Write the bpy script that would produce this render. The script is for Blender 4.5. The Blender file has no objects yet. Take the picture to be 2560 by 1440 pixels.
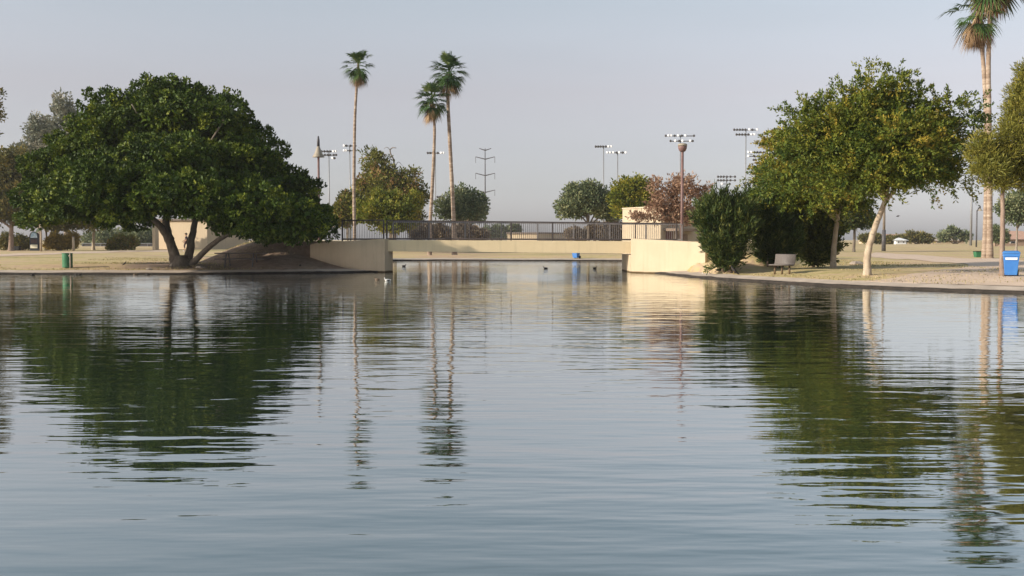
import bpy, math, random
import numpy as np
from mathutils import Vector, Matrix

SC = bpy.context.scene
COL = SC.collection
R = math.radians
rng = np.random.default_rng(7)
random.seed(7)

# ---------------------------------------------------------------- camera
CAM_Z = 1.85
FPX = 2560.0                       # focal length in photo pixels (2560 px wide)
PITCH = math.atan(120.0 / FPX)     # horizon stands 120 px above the centre
cam_d = bpy.data.cameras.new("camera")
cam_d.sensor_width = 36.0
cam_d.lens = 36.0
cam_d.clip_start = 0.1
cam_d.clip_end = 12000
cam = bpy.data.objects.new("camera", cam_d)
COL.objects.link(cam)
cam.location = (0, 0, CAM_Z)
cam.rotation_euler = (math.pi / 2 - PITCH, 0, 0)
SC.camera = cam

# ---------------------------------------------------------------- light
SUN_EL, SUN_A = 22.0, 20.0         # elevation; angle behind the picture plane, sun on the left
sdir = Vector((-math.cos(R(SUN_A)) * math.cos(R(SUN_EL)), -math.sin(R(SUN_A)) * math.cos(R(SUN_EL)), math.sin(R(SUN_EL))))
sun_d = bpy.data.lights.new("sun", "SUN")
sun_d.energy = 4.2
sun_d.angle = R(0.6)
sun_d.color = (1.0, 0.90, 0.74)
sun = bpy.data.objects.new("sun", sun_d)
COL.objects.link(sun)
sun.rotation_euler = sdir.to_track_quat('Z', 'Y').to_euler()
sun.location = (-40, -20, 60)

world = bpy.data.worlds.new("World")
SC.world = world
world.use_nodes = True
wn = world.node_tree.nodes
wl = world.node_tree.links
wn.clear()
sky = wn.new("ShaderNodeTexSky")
sky.sky_type = 'NISHITA'
sky.sun_disc = False
sky.sun_elevation = R(SUN_EL)
sky.sun_rotation = math.atan2(sdir.x, sdir.y)
sky.air_density = 1.0
sky.dust_density = 1.4
sky.ozone_density = 1.5
hsv = wn.new("ShaderNodeHueSaturation")
hsv.inputs['Saturation'].default_value = 0.38
tint = wn.new("ShaderNodeMix")
tint.data_type = 'RGBA'
tint.blend_type = 'MULTIPLY'
tint.inputs[0].default_value = 1.0
wtc = wn.new("ShaderNodeTexCoord")
wsep = wn.new("ShaderNodeSeparateXYZ")
wr = wn.new("ShaderNodeValToRGB")                 # mauve morning haze low down, clearer blue higher up
_el = wr.color_ramp.elements
for _ in range(4):
    _el.new(0.5)
for _e, (_p, _c) in zip(_el, ((0.0, (1.12, 1.10, 1.22)), (0.025, (1.02, 1.0, 1.11)), (0.05, (0.90, 0.88, 0.95)), (0.14, (0.94, 0.86, 0.88)), (0.225, (0.98, 0.995, 1.01)), (0.34, (0.86, 0.99, 1.04)))):
    _e.position = _p
    _e.color = (*_c, 1)
wl.new(wtc.outputs['Generated'], wsep.inputs[0])
wl.new(wsep.outputs['Z'], wr.inputs[0])
wl.new(wr.outputs[0], tint.inputs[7])
bg = wn.new("ShaderNodeBackground")
bg.inputs['Strength'].default_value = 0.125
wo = wn.new("ShaderNodeOutputWorld")
wl.new(sky.outputs[0], hsv.inputs['Color'])
wl.new(hsv.outputs[0], tint.inputs[6])
cmap = wn.new("ShaderNodeMapping")                # faint high streaks of cirrus
cmap.inputs['Scale'].default_value = (1.2, 1.2, 9.0)
cno = wn.new("ShaderNodeTexNoise")
cno.inputs['Scale'].default_value = 1.6
cno.inputs['Detail'].default_value = 5
crm = wn.new("ShaderNodeMapRange")
crm.inputs[1].default_value = 0.3
crm.inputs[2].default_value = 0.75
crm.inputs[3].default_value = 0.975
crm.inputs[4].default_value = 1.04
cmx = wn.new("ShaderNodeVectorMath")
cmx.operation = 'SCALE'
wl.new(wtc.outputs['Generated'], cmap.inputs[0])
wl.new(cmap.outputs[0], cno.inputs[0])
wl.new(cno.outputs[0], crm.inputs[0])
wl.new(tint.outputs[2], cmx.inputs[0])
wl.new(crm.outputs[0], cmx.inputs['Scale'])
wl.new(cmx.outputs[0], bg.inputs['Color'])
wl.new(bg.outputs[0], wo.inputs['Surface'])

SC.view_settings.view_transform = 'Standard'
SC.view_settings.look = 'None'
SC.view_settings.exposure = 0.38
SC.view_settings.gamma = 1.0
SC.cycles.max_bounces = 8
SC.cycles.transparent_max_bounces = 6
SC.cycles.sample_clamp_indirect = 6.0

# ---------------------------------------------------------------- picture geometry -> world
CT, ST = math.cos(PITCH), math.sin(PITCH)


def ray(px, py):
    u = (px - 1280.0) / FPX
    v = -(py - 720.0) / FPX
    return u, CT + v * ST, -ST + v * CT


def P(px, py, Y):
    dx, dy, dz = ray(px, py)
    t = Y / dy
    return Vector((dx * t, Y, CAM_Z + dz * t))


def ppm(Y):
    return FPX * CT * 1.0 / Y


def on_water(px, py):
    dx, dy, dz = ray(px, py)
    t = -CAM_Z / dz
    return dx * t, dy * t


# ---------------------------------------------------------------- lake outline
def catmull(pts, n=6):
    out = []
    for i in range(len(pts) - 1):
        p0 = pts[max(i - 1, 0)]
        p1, p2 = pts[i], pts[i + 1]
        p3 = pts[min(i + 2, len(pts) - 1)]
        for k in range(n):
            t = k / n
            out.append(tuple(0.5 * ((2 * p1[a]) + (-p0[a] + p2[a]) * t + (2 * p0[a] - 5 * p1[a] + 4 * p2[a] - p3[a]) * t * t
                                    + (-p0[a] + 3 * p1[a] - 3 * p2[a] + p3[a]) * t ** 3) for a in range(len(p1))))
    out.append(tuple(pts[-1]))
    return out


BX0, BX1 = -7.28, 6.72             # the two bridge abutments
BYN, BYF = 58.9, 62.3              # near and far side of the deck
shore_right = [(BX1, 57.9), (8.15, 56.4)] + [on_water(*p) for p in ((1680, 688), (1760, 695.5), (1860, 702.5), (2000, 710.5), (2100, 716.5), (2300, 725), (2560, 733.5))]
shore_right += [(21.5, 32.5), (27, 27), (31, 18), (30, 8), (22, 2.6), (0, 2.2), (-25, 2.4), (-42, 8), (-50, 25), (-46, 45), (-37, 53)]
shore_left = [(-37, 53)] + [on_water(*p) for p in ((-120, 686.5), (0, 685.5), (250, 686), (450, 686), (600, 685), (760, 683), (860, 682))] + [(-8.25, 58.95), (BX0, 58.55)]
shore_far = [(BX0, 62.6), (-11.5, 66), (-15, 76), (-13.5, 88), (-8, 92.5), (0, 91.3), (8, 90.8), (13, 88), (14.5, 80), (11, 68), (BX1, 62.6)]
SR = catmull(shore_right, 6)
SL = catmull(shore_left, 6)
SF = catmull(shore_far, 6)
LAKE = np.array(SR[:-1] + SL + SF, dtype=float)


def seg_dist(pts, a, b):
    d = b - a
    L2 = float(d @ d) + 1e-9
    t = np.clip(((pts - a) @ d) / L2, 0, 1)
    q = a + t[:, None] * d
    return np.hypot(pts[:, 0] - q[:, 0], pts[:, 1] - q[:, 1])


def inside(pts, poly):
    c = np.zeros(len(pts), bool)
    x, y = pts[:, 0], pts[:, 1]
    n = len(poly)
    for i in range(n):
        x1, y1 = poly[i]
        x2, y2 = poly[(i + 1) % n]
        if y1 == y2:
            continue
        m = ((y1 > y) != (y2 > y)) & (x < (x2 - x1) * (y - y1) / (y2 - y1) + x1)
        c ^= m
    return c


def poly_sd(pts, poly):
    d = np.full(len(pts), 1e9)
    n = len(poly)
    for i in range(n):
        d = np.minimum(d, seg_dist(pts, poly[i], poly[(i + 1) % n]))
    return np.where(inside(pts, poly), -d, d)


def ss(a, b, x):
    t = np.clip((x - a) / (b - a), 0, 1)
    return t * t * (3 - 2 * t)


WL0, WL1 = np.array((BX0, 58.6)), np.array((-12.0, 60.9))       # left wing wall, turned a little away
WR0, WR1 = np.array((BX1, 57.9)), np.array((10.25, 54.35))      # right wing wall, coming forward
RAMP_L = np.array([(-7.3, 58.7), (-12.0, 61.0), (-16, 66), (-17, 70), (-7.3, 62.2)])
RAMP_R = np.array([(6.75, 58.0), (10.25, 54.5), (12.0, 58.0), (14, 62), (6.75, 62.2)])


def vnoise(x, y, s, seed=0):
    """smooth value noise"""
    x = x / s + seed * 17.3
    y = y / s - seed * 9.1
    xi, yi = np.floor(x), np.floor(y)
    fx, fy = x - xi, y - yi
    fx, fy = fx * fx * (3 - 2 * fx), fy * fy * (3 - 2 * fy)

    def h(a, b):
        v = np.sin(a * 127.1 + b * 311.7 + seed * 3.7) * 43758.5453
        return v - np.floor(v)
    return (h(xi, yi) * (1 - fx) + h(xi + 1, yi) * fx) * (1 - fy) + (h(xi, yi + 1) * (1 - fx) + h(xi + 1, yi + 1) * fx) * fy


def ground_z(pts):
    pts = np.atleast_2d(np.asarray(pts, float))
    sd = poly_sd(pts, LAKE)
    z = 0.185 + 0.22 * ss(1.0, 5.5, sd) + 0.14 * ss(5, 26, sd) + 0.22 * ss(25, 150, sd) + 0.15 * ss(150, 420, sd)
    z += (vnoise(pts[:, 0], pts[:, 1], 5.0, 1) - 0.5) * 0.10 * ss(1.5, 7, sd) + (vnoise(pts[:, 0], pts[:, 1], 1.7, 2) - 0.5) * 0.035 * ss(1.2, 3, sd)
    for ramp, w0, w1, fr, s1 in ((RAMP_L, WL0, WL1, 6.0, 2.0), (RAMP_R, WR0, WR1, 6.0, 2.4)):
        rd = np.maximum(poly_sd(pts, ramp), 0)
        m = 1.78 * (1 - ss(0.0, fr, rd))
        d = w1 - w0
        L = float(np.hypot(*d))
        rel = pts - w0
        s = (rel @ d) / (L * L)
        side = (d[0] * rel[:, 1] - d[1] * rel[:, 0]) / L
        if d[0] < 0:
            side = -side                                            # > 0 behind the wall (away from the camera)
        back = side > 0.42
        mask = np.where(back, 1.0, ss(0.1, s1, s))
        z = np.maximum(z, m * mask)
    z = np.where(sd < 1.05, np.minimum(z, 0.06), z)
    z = np.where(sd < 0.12, -0.05 - 0.55 * ss(0.12, -0.5, sd), z)
    z = np.where(sd < -0.2, -0.7, z)
    return z


def gz(x, y):
    return float(ground_z([(x, y)])[0])


_YS = np.concatenate([np.arange(30, 130, 0.1), np.arange(130, 480, 0.5)])


def G(px, py):
    """the point of the land that the photo shows at this pixel"""
    dx, dy, dz = ray(px, py)
    t = _YS / dy
    xs = dx * t
    zs = CAM_Z + dz * t
    g = ground_z(np.stack([xs, _YS], 1))
    hit = np.nonzero((g >= zs) & (g > 0))[0]
    i = hit[0] if len(hit) else len(_YS) - 1
    return Vector((xs[i], _YS[i], g[i]))


# ---------------------------------------------------------------- materials
def new_mat(name):
    m = bpy.data.materials.new(name)
    m.use_nodes = True
    nt = m.node_tree
    nt.nodes.clear()
    out = nt.nodes.new("ShaderNodeOutputMaterial")
    return m, nt, out


def ramp_node(nt, stops):
    r = nt.nodes.new("ShaderNodeValToRGB")
    el = r.color_ramp.elements
    while len(el) < len(stops):
        el.new(0.5)
    for e, (p, c) in zip(el, stops):
        e.position = p
        e.color = (*c, 1)
    return r


def noise_node(nt, scale, detail=4, rough=0.6, sc=(1, 1, 1), coord='Object'):
    tc = nt.nodes.new("ShaderNodeTexCoord")
    mp = nt.nodes.new("ShaderNodeMapping")
    mp.inputs['Scale'].default_value = sc
    n = nt.nodes.new("ShaderNodeTexNoise")
    n.inputs['Scale'].default_value = scale
    n.inputs['Detail'].default_value = detail
    n.inputs['Roughness'].default_value = rough
    nt.links.new(tc.outputs[coord], mp.inputs[0])
    nt.links.new(mp.outputs[0], n.inputs[0])
    return n


def pbr(name, c0, c1=None, rough=0.8, scale=3.0, metal=0.0, sc=(1, 1, 1), bump=0.0, spec=0.3, lo=0.35, hi=0.65):
    m, nt, out = new_mat(name)
    b = nt.nodes.new("ShaderNodeBsdfPrincipled")
    b.inputs['Roughness'].default_value = rough
    b.inputs['Metallic'].default_value = metal
    b.inputs['Specular IOR Level'].default_value = spec
    if c1 is None:
        c1 = tuple(v * 0.8 for v in c0)
    n = noise_node(nt, scale, sc=sc)
    r = ramp_node(nt, [(lo, c0), (hi, c1)])
    nt.links.new(n.outputs[0], r.inputs[0])
    nt.links.new(r.outputs[0], b.inputs['Base Color'])
    if bump:
        bp = nt.nodes.new("ShaderNodeBump")
        bp.inputs['Strength'].default_value = bump
        bp.inputs['Distance'].default_value = 0.05
        nt.links.new(n.outputs[0], bp.inputs['Height'])
        nt.links.new(bp.outputs[0], b.inputs['Normal'])
    nt.links.new(b.outputs[0], out.inputs[0])
    return m


def leaf_mat(name, stops, trans=0.28, rough=0.55):
    """leaf colour picked per leaf by the 'hue' attribute"""
    m, nt, out = new_mat(name)
    at = nt.nodes.new("ShaderNodeAttribute")
    at.attribute_name = "hue"
    r = ramp_node(nt, stops)
    nt.links.new(at.outputs['Fac'], r.inputs[0])
    b = nt.nodes.new("ShaderNodeBsdfPrincipled")
    b.inputs['Roughness'].default_value = rough
    b.inputs['Specular IOR Level'].default_value = 0.18
    nt.links.new(r.outputs[0], b.inputs['Base Color'])
    t = nt.nodes.new("ShaderNodeBsdfTranslucent")
    nt.links.new(r.outputs[0], t.inputs[0])
    mx = nt.nodes.new("ShaderNodeMixShader")
    mx.inputs[0].default_value = trans
    nt.links.new(b.outputs[0], mx.inputs[1])
    nt.links.new(t.outputs[0], mx.inputs[2])
    nt.links.new(mx.outputs[0], out.inputs[0])
    return m


M = {}
M['ficus'] = leaf_mat("ficus_leaf", [(0.0, (0.022, 0.042, 0.007)), (0.5, (0.058, 0.095, 0.011)), (0.85, (0.13, 0.165, 0.018)), (1.0, (0.22, 0.24, 0.025))], 0.12)
M['acacia'] = leaf_mat("acacia_leaf", [(0.0, (0.04, 0.07, 0.012)), (0.5, (0.125, 0.15, 0.018)), (0.85, (0.24, 0.215, 0.028)), (1.0, (0.32, 0.23, 0.032))], 0.16)
M['oleander'] = leaf_mat("oleander_leaf", [(0.0, (0.026, 0.048, 0.014)), (0.6, (0.065, 0.09, 0.022)), (1.0, (0.20, 0.20, 0.05))], 0.2)
M['pine'] = leaf_mat("pine_needle", [(0.0, (0.10, 0.11, 0.022)), (0.6, (0.22, 0.205, 0.036)), (1.0, (0.32, 0.265, 0.055))], 0.2)
M['palm'] = leaf_mat("palm_frond", [(0.0, (0.025, 0.065, 0.025)), (0.6, (0.06, 0.11, 0.03)), (1.0, (0.16, 0.19, 0.05))], 0.2)
M['palm_dead'] = leaf_mat("dead_frond", [(0.0, (0.19, 0.12, 0.065)), (0.6, (0.36, 0.235, 0.13)), (1.0, (0.52, 0.39, 0.25))], 0.2)
M['olive'] = leaf_mat("olive_leaf", [(0.0, (0.08, 0.09, 0.025)), (0.5, (0.17, 0.175, 0.035)), (0.85, (0.28, 0.24, 0.05)), (1.0, (0.34, 0.20, 0.09))], 0.25)
M['lime'] = leaf_mat("lime_leaf", [(0.0, (0.08, 0.11, 0.02)), (0.5, (0.18, 0.20, 0.025)), (1.0, (0.32, 0.27, 0.04))], 0.3)
M['sage'] = leaf_mat("sage_leaf", [(0.0, (0.08, 0.11, 0.055)), (0.6, (0.17, 0.20, 0.10)), (1.0, (0.29, 0.29, 0.15))], 0.2)
M['gum'] = leaf_mat("gum_leaf", [(0.0, (0.14, 0.155, 0.11)), (0.6, (0.23, 0.24, 0.18)), (1.0, (0.36, 0.33, 0.25))], 0.2)
M['russet'] = leaf_mat("russet_leaf", [(0.0, (0.22, 0.12, 0.075)), (0.6, (0.38, 0.23, 0.15)), (1.0, (0.50, 0.34, 0.23))], 0.3)
M['umber'] = leaf_mat("umber_leaf", [(0.0, (0.08, 0.085, 0.03)), (0.5, (0.15, 0.145, 0.045)), (1.0, (0.26, 0.20, 0.06))], 0.25)
M['gold'] = leaf_mat("gold_leaf", [(0.0, (0.16, 0.12, 0.03)), (0.6, (0.30, 0.21, 0.04)), (1.0, (0.42, 0.29, 0.06))], 0.3)
M['dry'] = leaf_mat("dry_twig", [(0.0, (0.13, 0.095, 0.065)), (0.6, (0.22, 0.165, 0.11)), (1.0, (0.30, 0.24, 0.16))], 0.1)
M['tuft'] = leaf_mat("grass_blade", [(0.0, (0.16, 0.16, 0.05)), (0.5, (0.38, 0.31, 0.14)), (1.0, (0.55, 0.43, 0.24))], 0.25)

M['bark_dark'] = pbr("bark_dark", (0.12, 0.095, 0.075), (0.20, 0.165, 0.13), 0.9, 6, sc=(1, 1, 0.3), bump=0.6)
M['bark_pale'] = pbr("bark_pale", (0.48, 0.39, 0.29), (0.33, 0.25, 0.18), 0.85, 5, sc=(1, 1, 0.5), bump=0.4)
M['bark_brown'] = pbr("bark_brown", (0.21, 0.145, 0.11), (0.30, 0.22, 0.17), 0.9, 7, sc=(1, 1, 0.3), bump=0.5)
M['bark_grey'] = pbr("bark_grey", (0.33, 0.27, 0.22), (0.22, 0.18, 0.15), 0.9, 6, sc=(1, 1, 0.4), bump=0.4)


def palm_bark():
    m, nt, out = new_mat("palm_bark")
    b = nt.nodes.new("ShaderNodeBsdfPrincipled")
    b.inputs['Roughness'].default_value = 0.9
    n = noise_node(nt, 2.2, sc=(0.6, 0.6, 2.6))
    r = ramp_node(nt, [(0.3, (0.17, 0.115, 0.085)), (0.5, (0.31, 0.225, 0.165)), (0.70, (0.47, 0.38, 0.30))])
    nt.links.new(n.outputs[0], r.inputs[0])
    nt.links.new(r.outputs[0], b.inputs['Base Color'])
    nt.links.new(b.outputs[0], out.inputs[0])
    return m


M['palm_bark'] = palm_bark()


def stucco(name, c0, c1, stain=0.0, tide=False):
    m, nt, out = new_mat(name)
    b = nt.nodes.new("ShaderNodeBsdfPrincipled")
    b.inputs['Roughness'].default_value = 0.9
    b.inputs['Specular IOR Level'].default_value = 0.2
    n = noise_node(nt, 0.8, 6, 0.65)
    r = ramp_node(nt, [(0.3, c0), (0.7, c1)])
    nt.links.new(n.outputs[0], r.inputs[0])
    f = noise_node(nt, 45, 3)
    bp = nt.nodes.new("ShaderNodeBump")
    bp.inputs['Strength'].default_value = 0.25
    bp.inputs['Distance'].default_value = 0.02
    nt.links.new(f.outputs[0], bp.inputs['Height'])
    nt.links.new(bp.outputs[0], b.inputs['Normal'])
    col = r.outputs[0]
    if stain:
        s = noise_node(nt, 2.0, 4, sc=(2.2, 2.2, 0.12))
        sr = ramp_node(nt, [(0.5, (1, 1, 1)), (0.75, (1 - stain, 1 - stain, 1 - stain * 1.05))])
        nt.links.new(s.outputs[0], sr.inputs[0])
        mx = nt.nodes.new("ShaderNodeMix")
        mx.data_type = 'RGBA'
        mx.blend_type = 'MULTIPLY'
        mx.inputs[0].default_value = 1
        nt.links.new(col, mx.inputs[6])
        nt.links.new(sr.outputs[0], mx.inputs[7])
        col = mx.outputs[2]
    if tide:                                            # algae and damp along the waterline
        ge = nt.nodes.new("ShaderNodeNewGeometry")
        sp = nt.nodes.new("ShaderNodeSeparateXYZ")
        nt.links.new(ge.outputs['Position'], sp.inputs[0])
        tn = noise_node(nt, 1.6, 5, 0.7)
        ad = nt.nodes.new("ShaderNodeMath")
        ad.operation = 'MULTIPLY_ADD'
        ad.inputs[1].default_value = -0.10
        nt.links.new(tn.outputs[0], ad.inputs[0])
        nt.links.new(sp.outputs['Z'], ad.inputs[2])
        tr = ramp_node(nt, [(0.0, (0.16, 0.13, 0.09)), (0.012, (0.42, 0.37, 0.28)), (0.05, (1, 1, 1))])
        nt.links.new(ad.outputs[0], tr.inputs[0])
        m2 = nt.nodes.new("ShaderNodeMix")
        m2.data_type = 'RGBA'
        m2.blend_type = 'MULTIPLY'
        m2.inputs[0].default_value = 1
        nt.links.new(col, m2.inputs[6])
        nt.links.new(tr.outputs[0], m2.inputs[7])
        col = m2.outputs[2]
    nt.links.new(col, b.inputs['Base Color'])
    nt.links.new(b.outputs[0], out.inputs[0])
    return m


M['wall'] = stucco("wing_wall_stucco", (0.495, 0.39, 0.272), (0.55, 0.44, 0.31), 0.12, tide=True)
M['cream'] = stucco("cream_stucco", (0.51, 0.405, 0.285), (0.55, 0.44, 0.31), 0.10)
M['beam'] = stucco("beam_paint", (0.73, 0.575, 0.36), (0.77, 0.61, 0.39), 0.10)
M['tan'] = stucco("tan_stucco", (0.56, 0.44, 0.31), (0.60, 0.48, 0.34), 0.15)
M['concrete'] = pbr("concrete", (0.55, 0.45, 0.37), (0.42, 0.34, 0.28), 0.9, 1.3, bump=0.2)
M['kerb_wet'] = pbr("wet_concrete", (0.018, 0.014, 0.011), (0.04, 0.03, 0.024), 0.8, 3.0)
M['path'] = pbr("path_paving", (0.66, 0.50, 0.385), (0.57, 0.425, 0.325), 0.95, 0.9, bump=0.1)
M['rail'] = pbr("rail_paint", (0.055, 0.045, 0.045), (0.09, 0.07, 0.065), 0.5, 4.0)
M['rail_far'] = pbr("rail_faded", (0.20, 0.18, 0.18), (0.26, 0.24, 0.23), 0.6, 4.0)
M['steel'] = pbr("galvanised_steel", (0.22, 0.22, 0.23), (0.30, 0.30, 0.31), 0.5, 5.0, metal=0.3)
M['steel_dark'] = pbr("dark_steel", (0.07, 0.065, 0.07), (0.11, 0.10, 0.10), 0.5, 5.0)
M['lamp_brown'] = pbr("brown_pole_paint", (0.17, 0.095, 0.085), (0.22, 0.13, 0.115), 0.55, 3.0)
M['lamp_tan'] = pbr("tan_lamp_paint", (0.36, 0.31, 0.24), (0.30, 0.25, 0.19), 0.5, 3.0)
M['lens'] = pbr("lens_sun_glint", (0.92, 0.92, 0.95), (0.85, 0.85, 0.9), 0.2, 3.0)  # white colour stands in for sun glint on the glass
M['blue'] = pbr("blue_plastic", (0.035, 0.16, 0.47), (0.05, 0.20, 0.52), 0.45, 2.0, spec=0.5)
M['blue_lid'] = pbr("blue_lid_plastic", (0.05, 0.16, 0.42), (0.06, 0.2, 0.5), 0.35, 2.0, spec=0.5)
M['white'] = pbr("white_paint", (0.8, 0.8, 0.8), (0.74, 0.74, 0.75), 0.6, 3.0)
M['panel'] = pbr("cream_sign_panel", (0.85, 0.80, 0.62), (0.80, 0.75, 0.58), 0.6, 3.0)
M['black'] = pbr("black_rubber", (0.015, 0.015, 0.017), (0.03, 0.03, 0.03), 0.6, 3.0)
M['green_can'] = pbr("green_painted_steel", (0.03, 0.15, 0.065), (0.06, 0.19, 0.10), 0.5, 3.0)
M['rust'] = pbr("rusty_steel", (0.20, 0.12, 0.08), (0.27, 0.19, 0.14), 0.8, 8.0)
M['bench'] = pbr("bench_mesh_coating", (0.12, 0.10, 0.092), (0.15, 0.128, 0.116), 0.6, 20.0)
M['brown_post'] = pbr("brown_bench_leg", (0.10, 0.065, 0.035), (0.14, 0.09, 0.05), 0.6, 5.0)
M['table'] = pbr("weathered_table_top", (0.10, 0.082, 0.07), (0.14, 0.115, 0.10), 0.7, 4.0)
M['roof_dark'] = pbr("dark_roof", (0.16, 0.13, 0.115), (0.21, 0.17, 0.15), 0.9, 2.0)
M['roof_tile'] = pbr("clay_roof", (0.45, 0.27, 0.20), (0.52, 0.33, 0.25), 0.9, 2.0)
M['brick'] = pbr("brown_block", (0.27, 0.19, 0.14), (0.33, 0.24, 0.18), 0.9, 5.0)
M['door'] = pbr("red_brown_door", (0.16, 0.055, 0.05), (0.20, 0.075, 0.065), 0.6, 3.0)
M['board'] = pbr("sign_frame_paint", (0.03, 0.035, 0.045), (0.045, 0.05, 0.06), 0.5, 3.0)
M['board_brown'] = pbr("sign_panel_brown", (0.06, 0.04, 0.04), (0.09, 0.06, 0.055), 0.6, 3.0)
M['skin'] = pbr("skin", (0.36, 0.20, 0.13), (0.40, 0.23, 0.15), 0.6, 6.0)
M['shirt'] = pbr("dark_cloth", (0.055, 0.045, 0.06), (0.075, 0.06, 0.08), 0.9, 9.0)
M['shorts'] = pbr("plum_cloth", (0.07, 0.04, 0.045), (0.09, 0.055, 0.06), 0.9, 9.0)
M['sock'] = pbr("pale_cloth", (0.6, 0.57, 0.52), (0.66, 0.63, 0.58), 0.9, 9.0)
M['hair'] = pbr("dark_hair", (0.025, 0.018, 0.014), (0.04, 0.03, 0.022), 0.7, 20.0)
M['feather_dark'] = pbr("dark_feathers", (0.02, 0.018, 0.018), (0.045, 0.035, 0.03), 0.6, 14.0)
M['feather_brown'] = pbr("brown_feathers", (0.11, 0.075, 0.05), (0.20, 0.145, 0.10), 0.7, 16.0)
M['feather_white'] = pbr("white_feathers", (0.80, 0.77, 0.72), (0.70, 0.66, 0.6), 0.7, 12.0)
M['bill'] = pbr("bird_bill", (0.30, 0.21, 0.07), (0.36, 0.25, 0.09), 0.5, 8.0)
M['stone'] = pbr("pale_stone", (0.46, 0.38, 0.32), (0.36, 0.29, 0.24), 0.9, 4.0, bump=0.5)


def picture_mat():
    m, nt, out = new_mat("park_map_print")
    b = nt.nodes.new("ShaderNodeBsdfPrincipled")
    b.inputs['Roughness'].default_value = 0.4
    n = noise_node(nt, 2.3, 2, 0.5, sc=(1, 1, 2.2))
    r = ramp_node(nt, [(0.35, (0.80, 0.86, 0.9)), (0.5, (0.25, 0.52, 0.75)), (0.6, (0.75, 0.84, 0.9)), (0.75, (0.30, 0.55, 0.78))])
    nt.links.new(n.outputs[0], r.inputs[0])
    nt.links.new(r.outputs[0], b.inputs['Base Color'])
    nt.links.new(b.outputs[0], out.inputs[0])
    return m


M['picture'] = picture_mat()


def ground_mat():
    m, nt, out = new_mat("dry_park_ground")
    b = nt.nodes.new("ShaderNodeBsdfPrincipled")
    b.inputs['Roughness'].default_value = 1.0
    b.inputs['Specular IOR Level'].default_value = 0.1
    big = noise_node(nt, 0.30, 6, 0.66, sc=(0.33, 1.0, 1.0))
    fine = noise_node(nt, 2.6, 6, 0.7)
    add = nt.nodes.new("ShaderNodeMix")
    add.data_type = 'FLOAT'
    add.inputs[0].default_value = 0.38
    nt.links.new(big.outputs[0], add.inputs[2])
    nt.links.new(fine.outputs[0], add.inputs[3])
    r = ramp_node(nt, [(0.33, (0.20, 0.20, 0.075)), (0.42, (0.42, 0.345, 0.15)), (0.49, (0.56, 0.435, 0.235)), (0.55, (0.54, 0.385, 0.255)), (0.62, (0.46, 0.30, 0.205)), (0.72, (0.36, 0.235, 0.165))])
    nt.links.new(add.outputs[0], r.inputs[0])
    litter_shade_at = nt.nodes.new("ShaderNodeAttribute")
    litter_shade_at.attribute_name = "litter"  # bare dirt and leaf litter, also painting the tree's shade darker
    dirt_shade = ramp_node(nt, [(0.35, (0.22, 0.16, 0.12)), (0.65, (0.35, 0.255, 0.195))])  # brown dirt tones, darkened to deepen the shade on the bank
    nt.links.new(fine.outputs[0], dirt_shade.inputs[0])
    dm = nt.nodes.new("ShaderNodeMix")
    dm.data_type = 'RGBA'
    nt.links.new(litter_shade_at.outputs['Fac'], dm.inputs[0])
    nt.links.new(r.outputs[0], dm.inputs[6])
    nt.links.new(dirt_shade.outputs[0], dm.inputs[7])
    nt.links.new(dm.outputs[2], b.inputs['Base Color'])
    bp = nt.nodes.new("ShaderNodeBump")
    bp.inputs['Strength'].default_value = 0.6
    bp.inputs['Distance'].default_value = 0.06
    nt.links.new(fine.outputs[0], bp.inputs['Height'])
    nt.links.new(bp.outputs[0], b.inputs['Normal'])
    nt.links.new(b.outputs[0], out.inputs[0])
    return m


M['ground'] = ground_mat()


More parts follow.
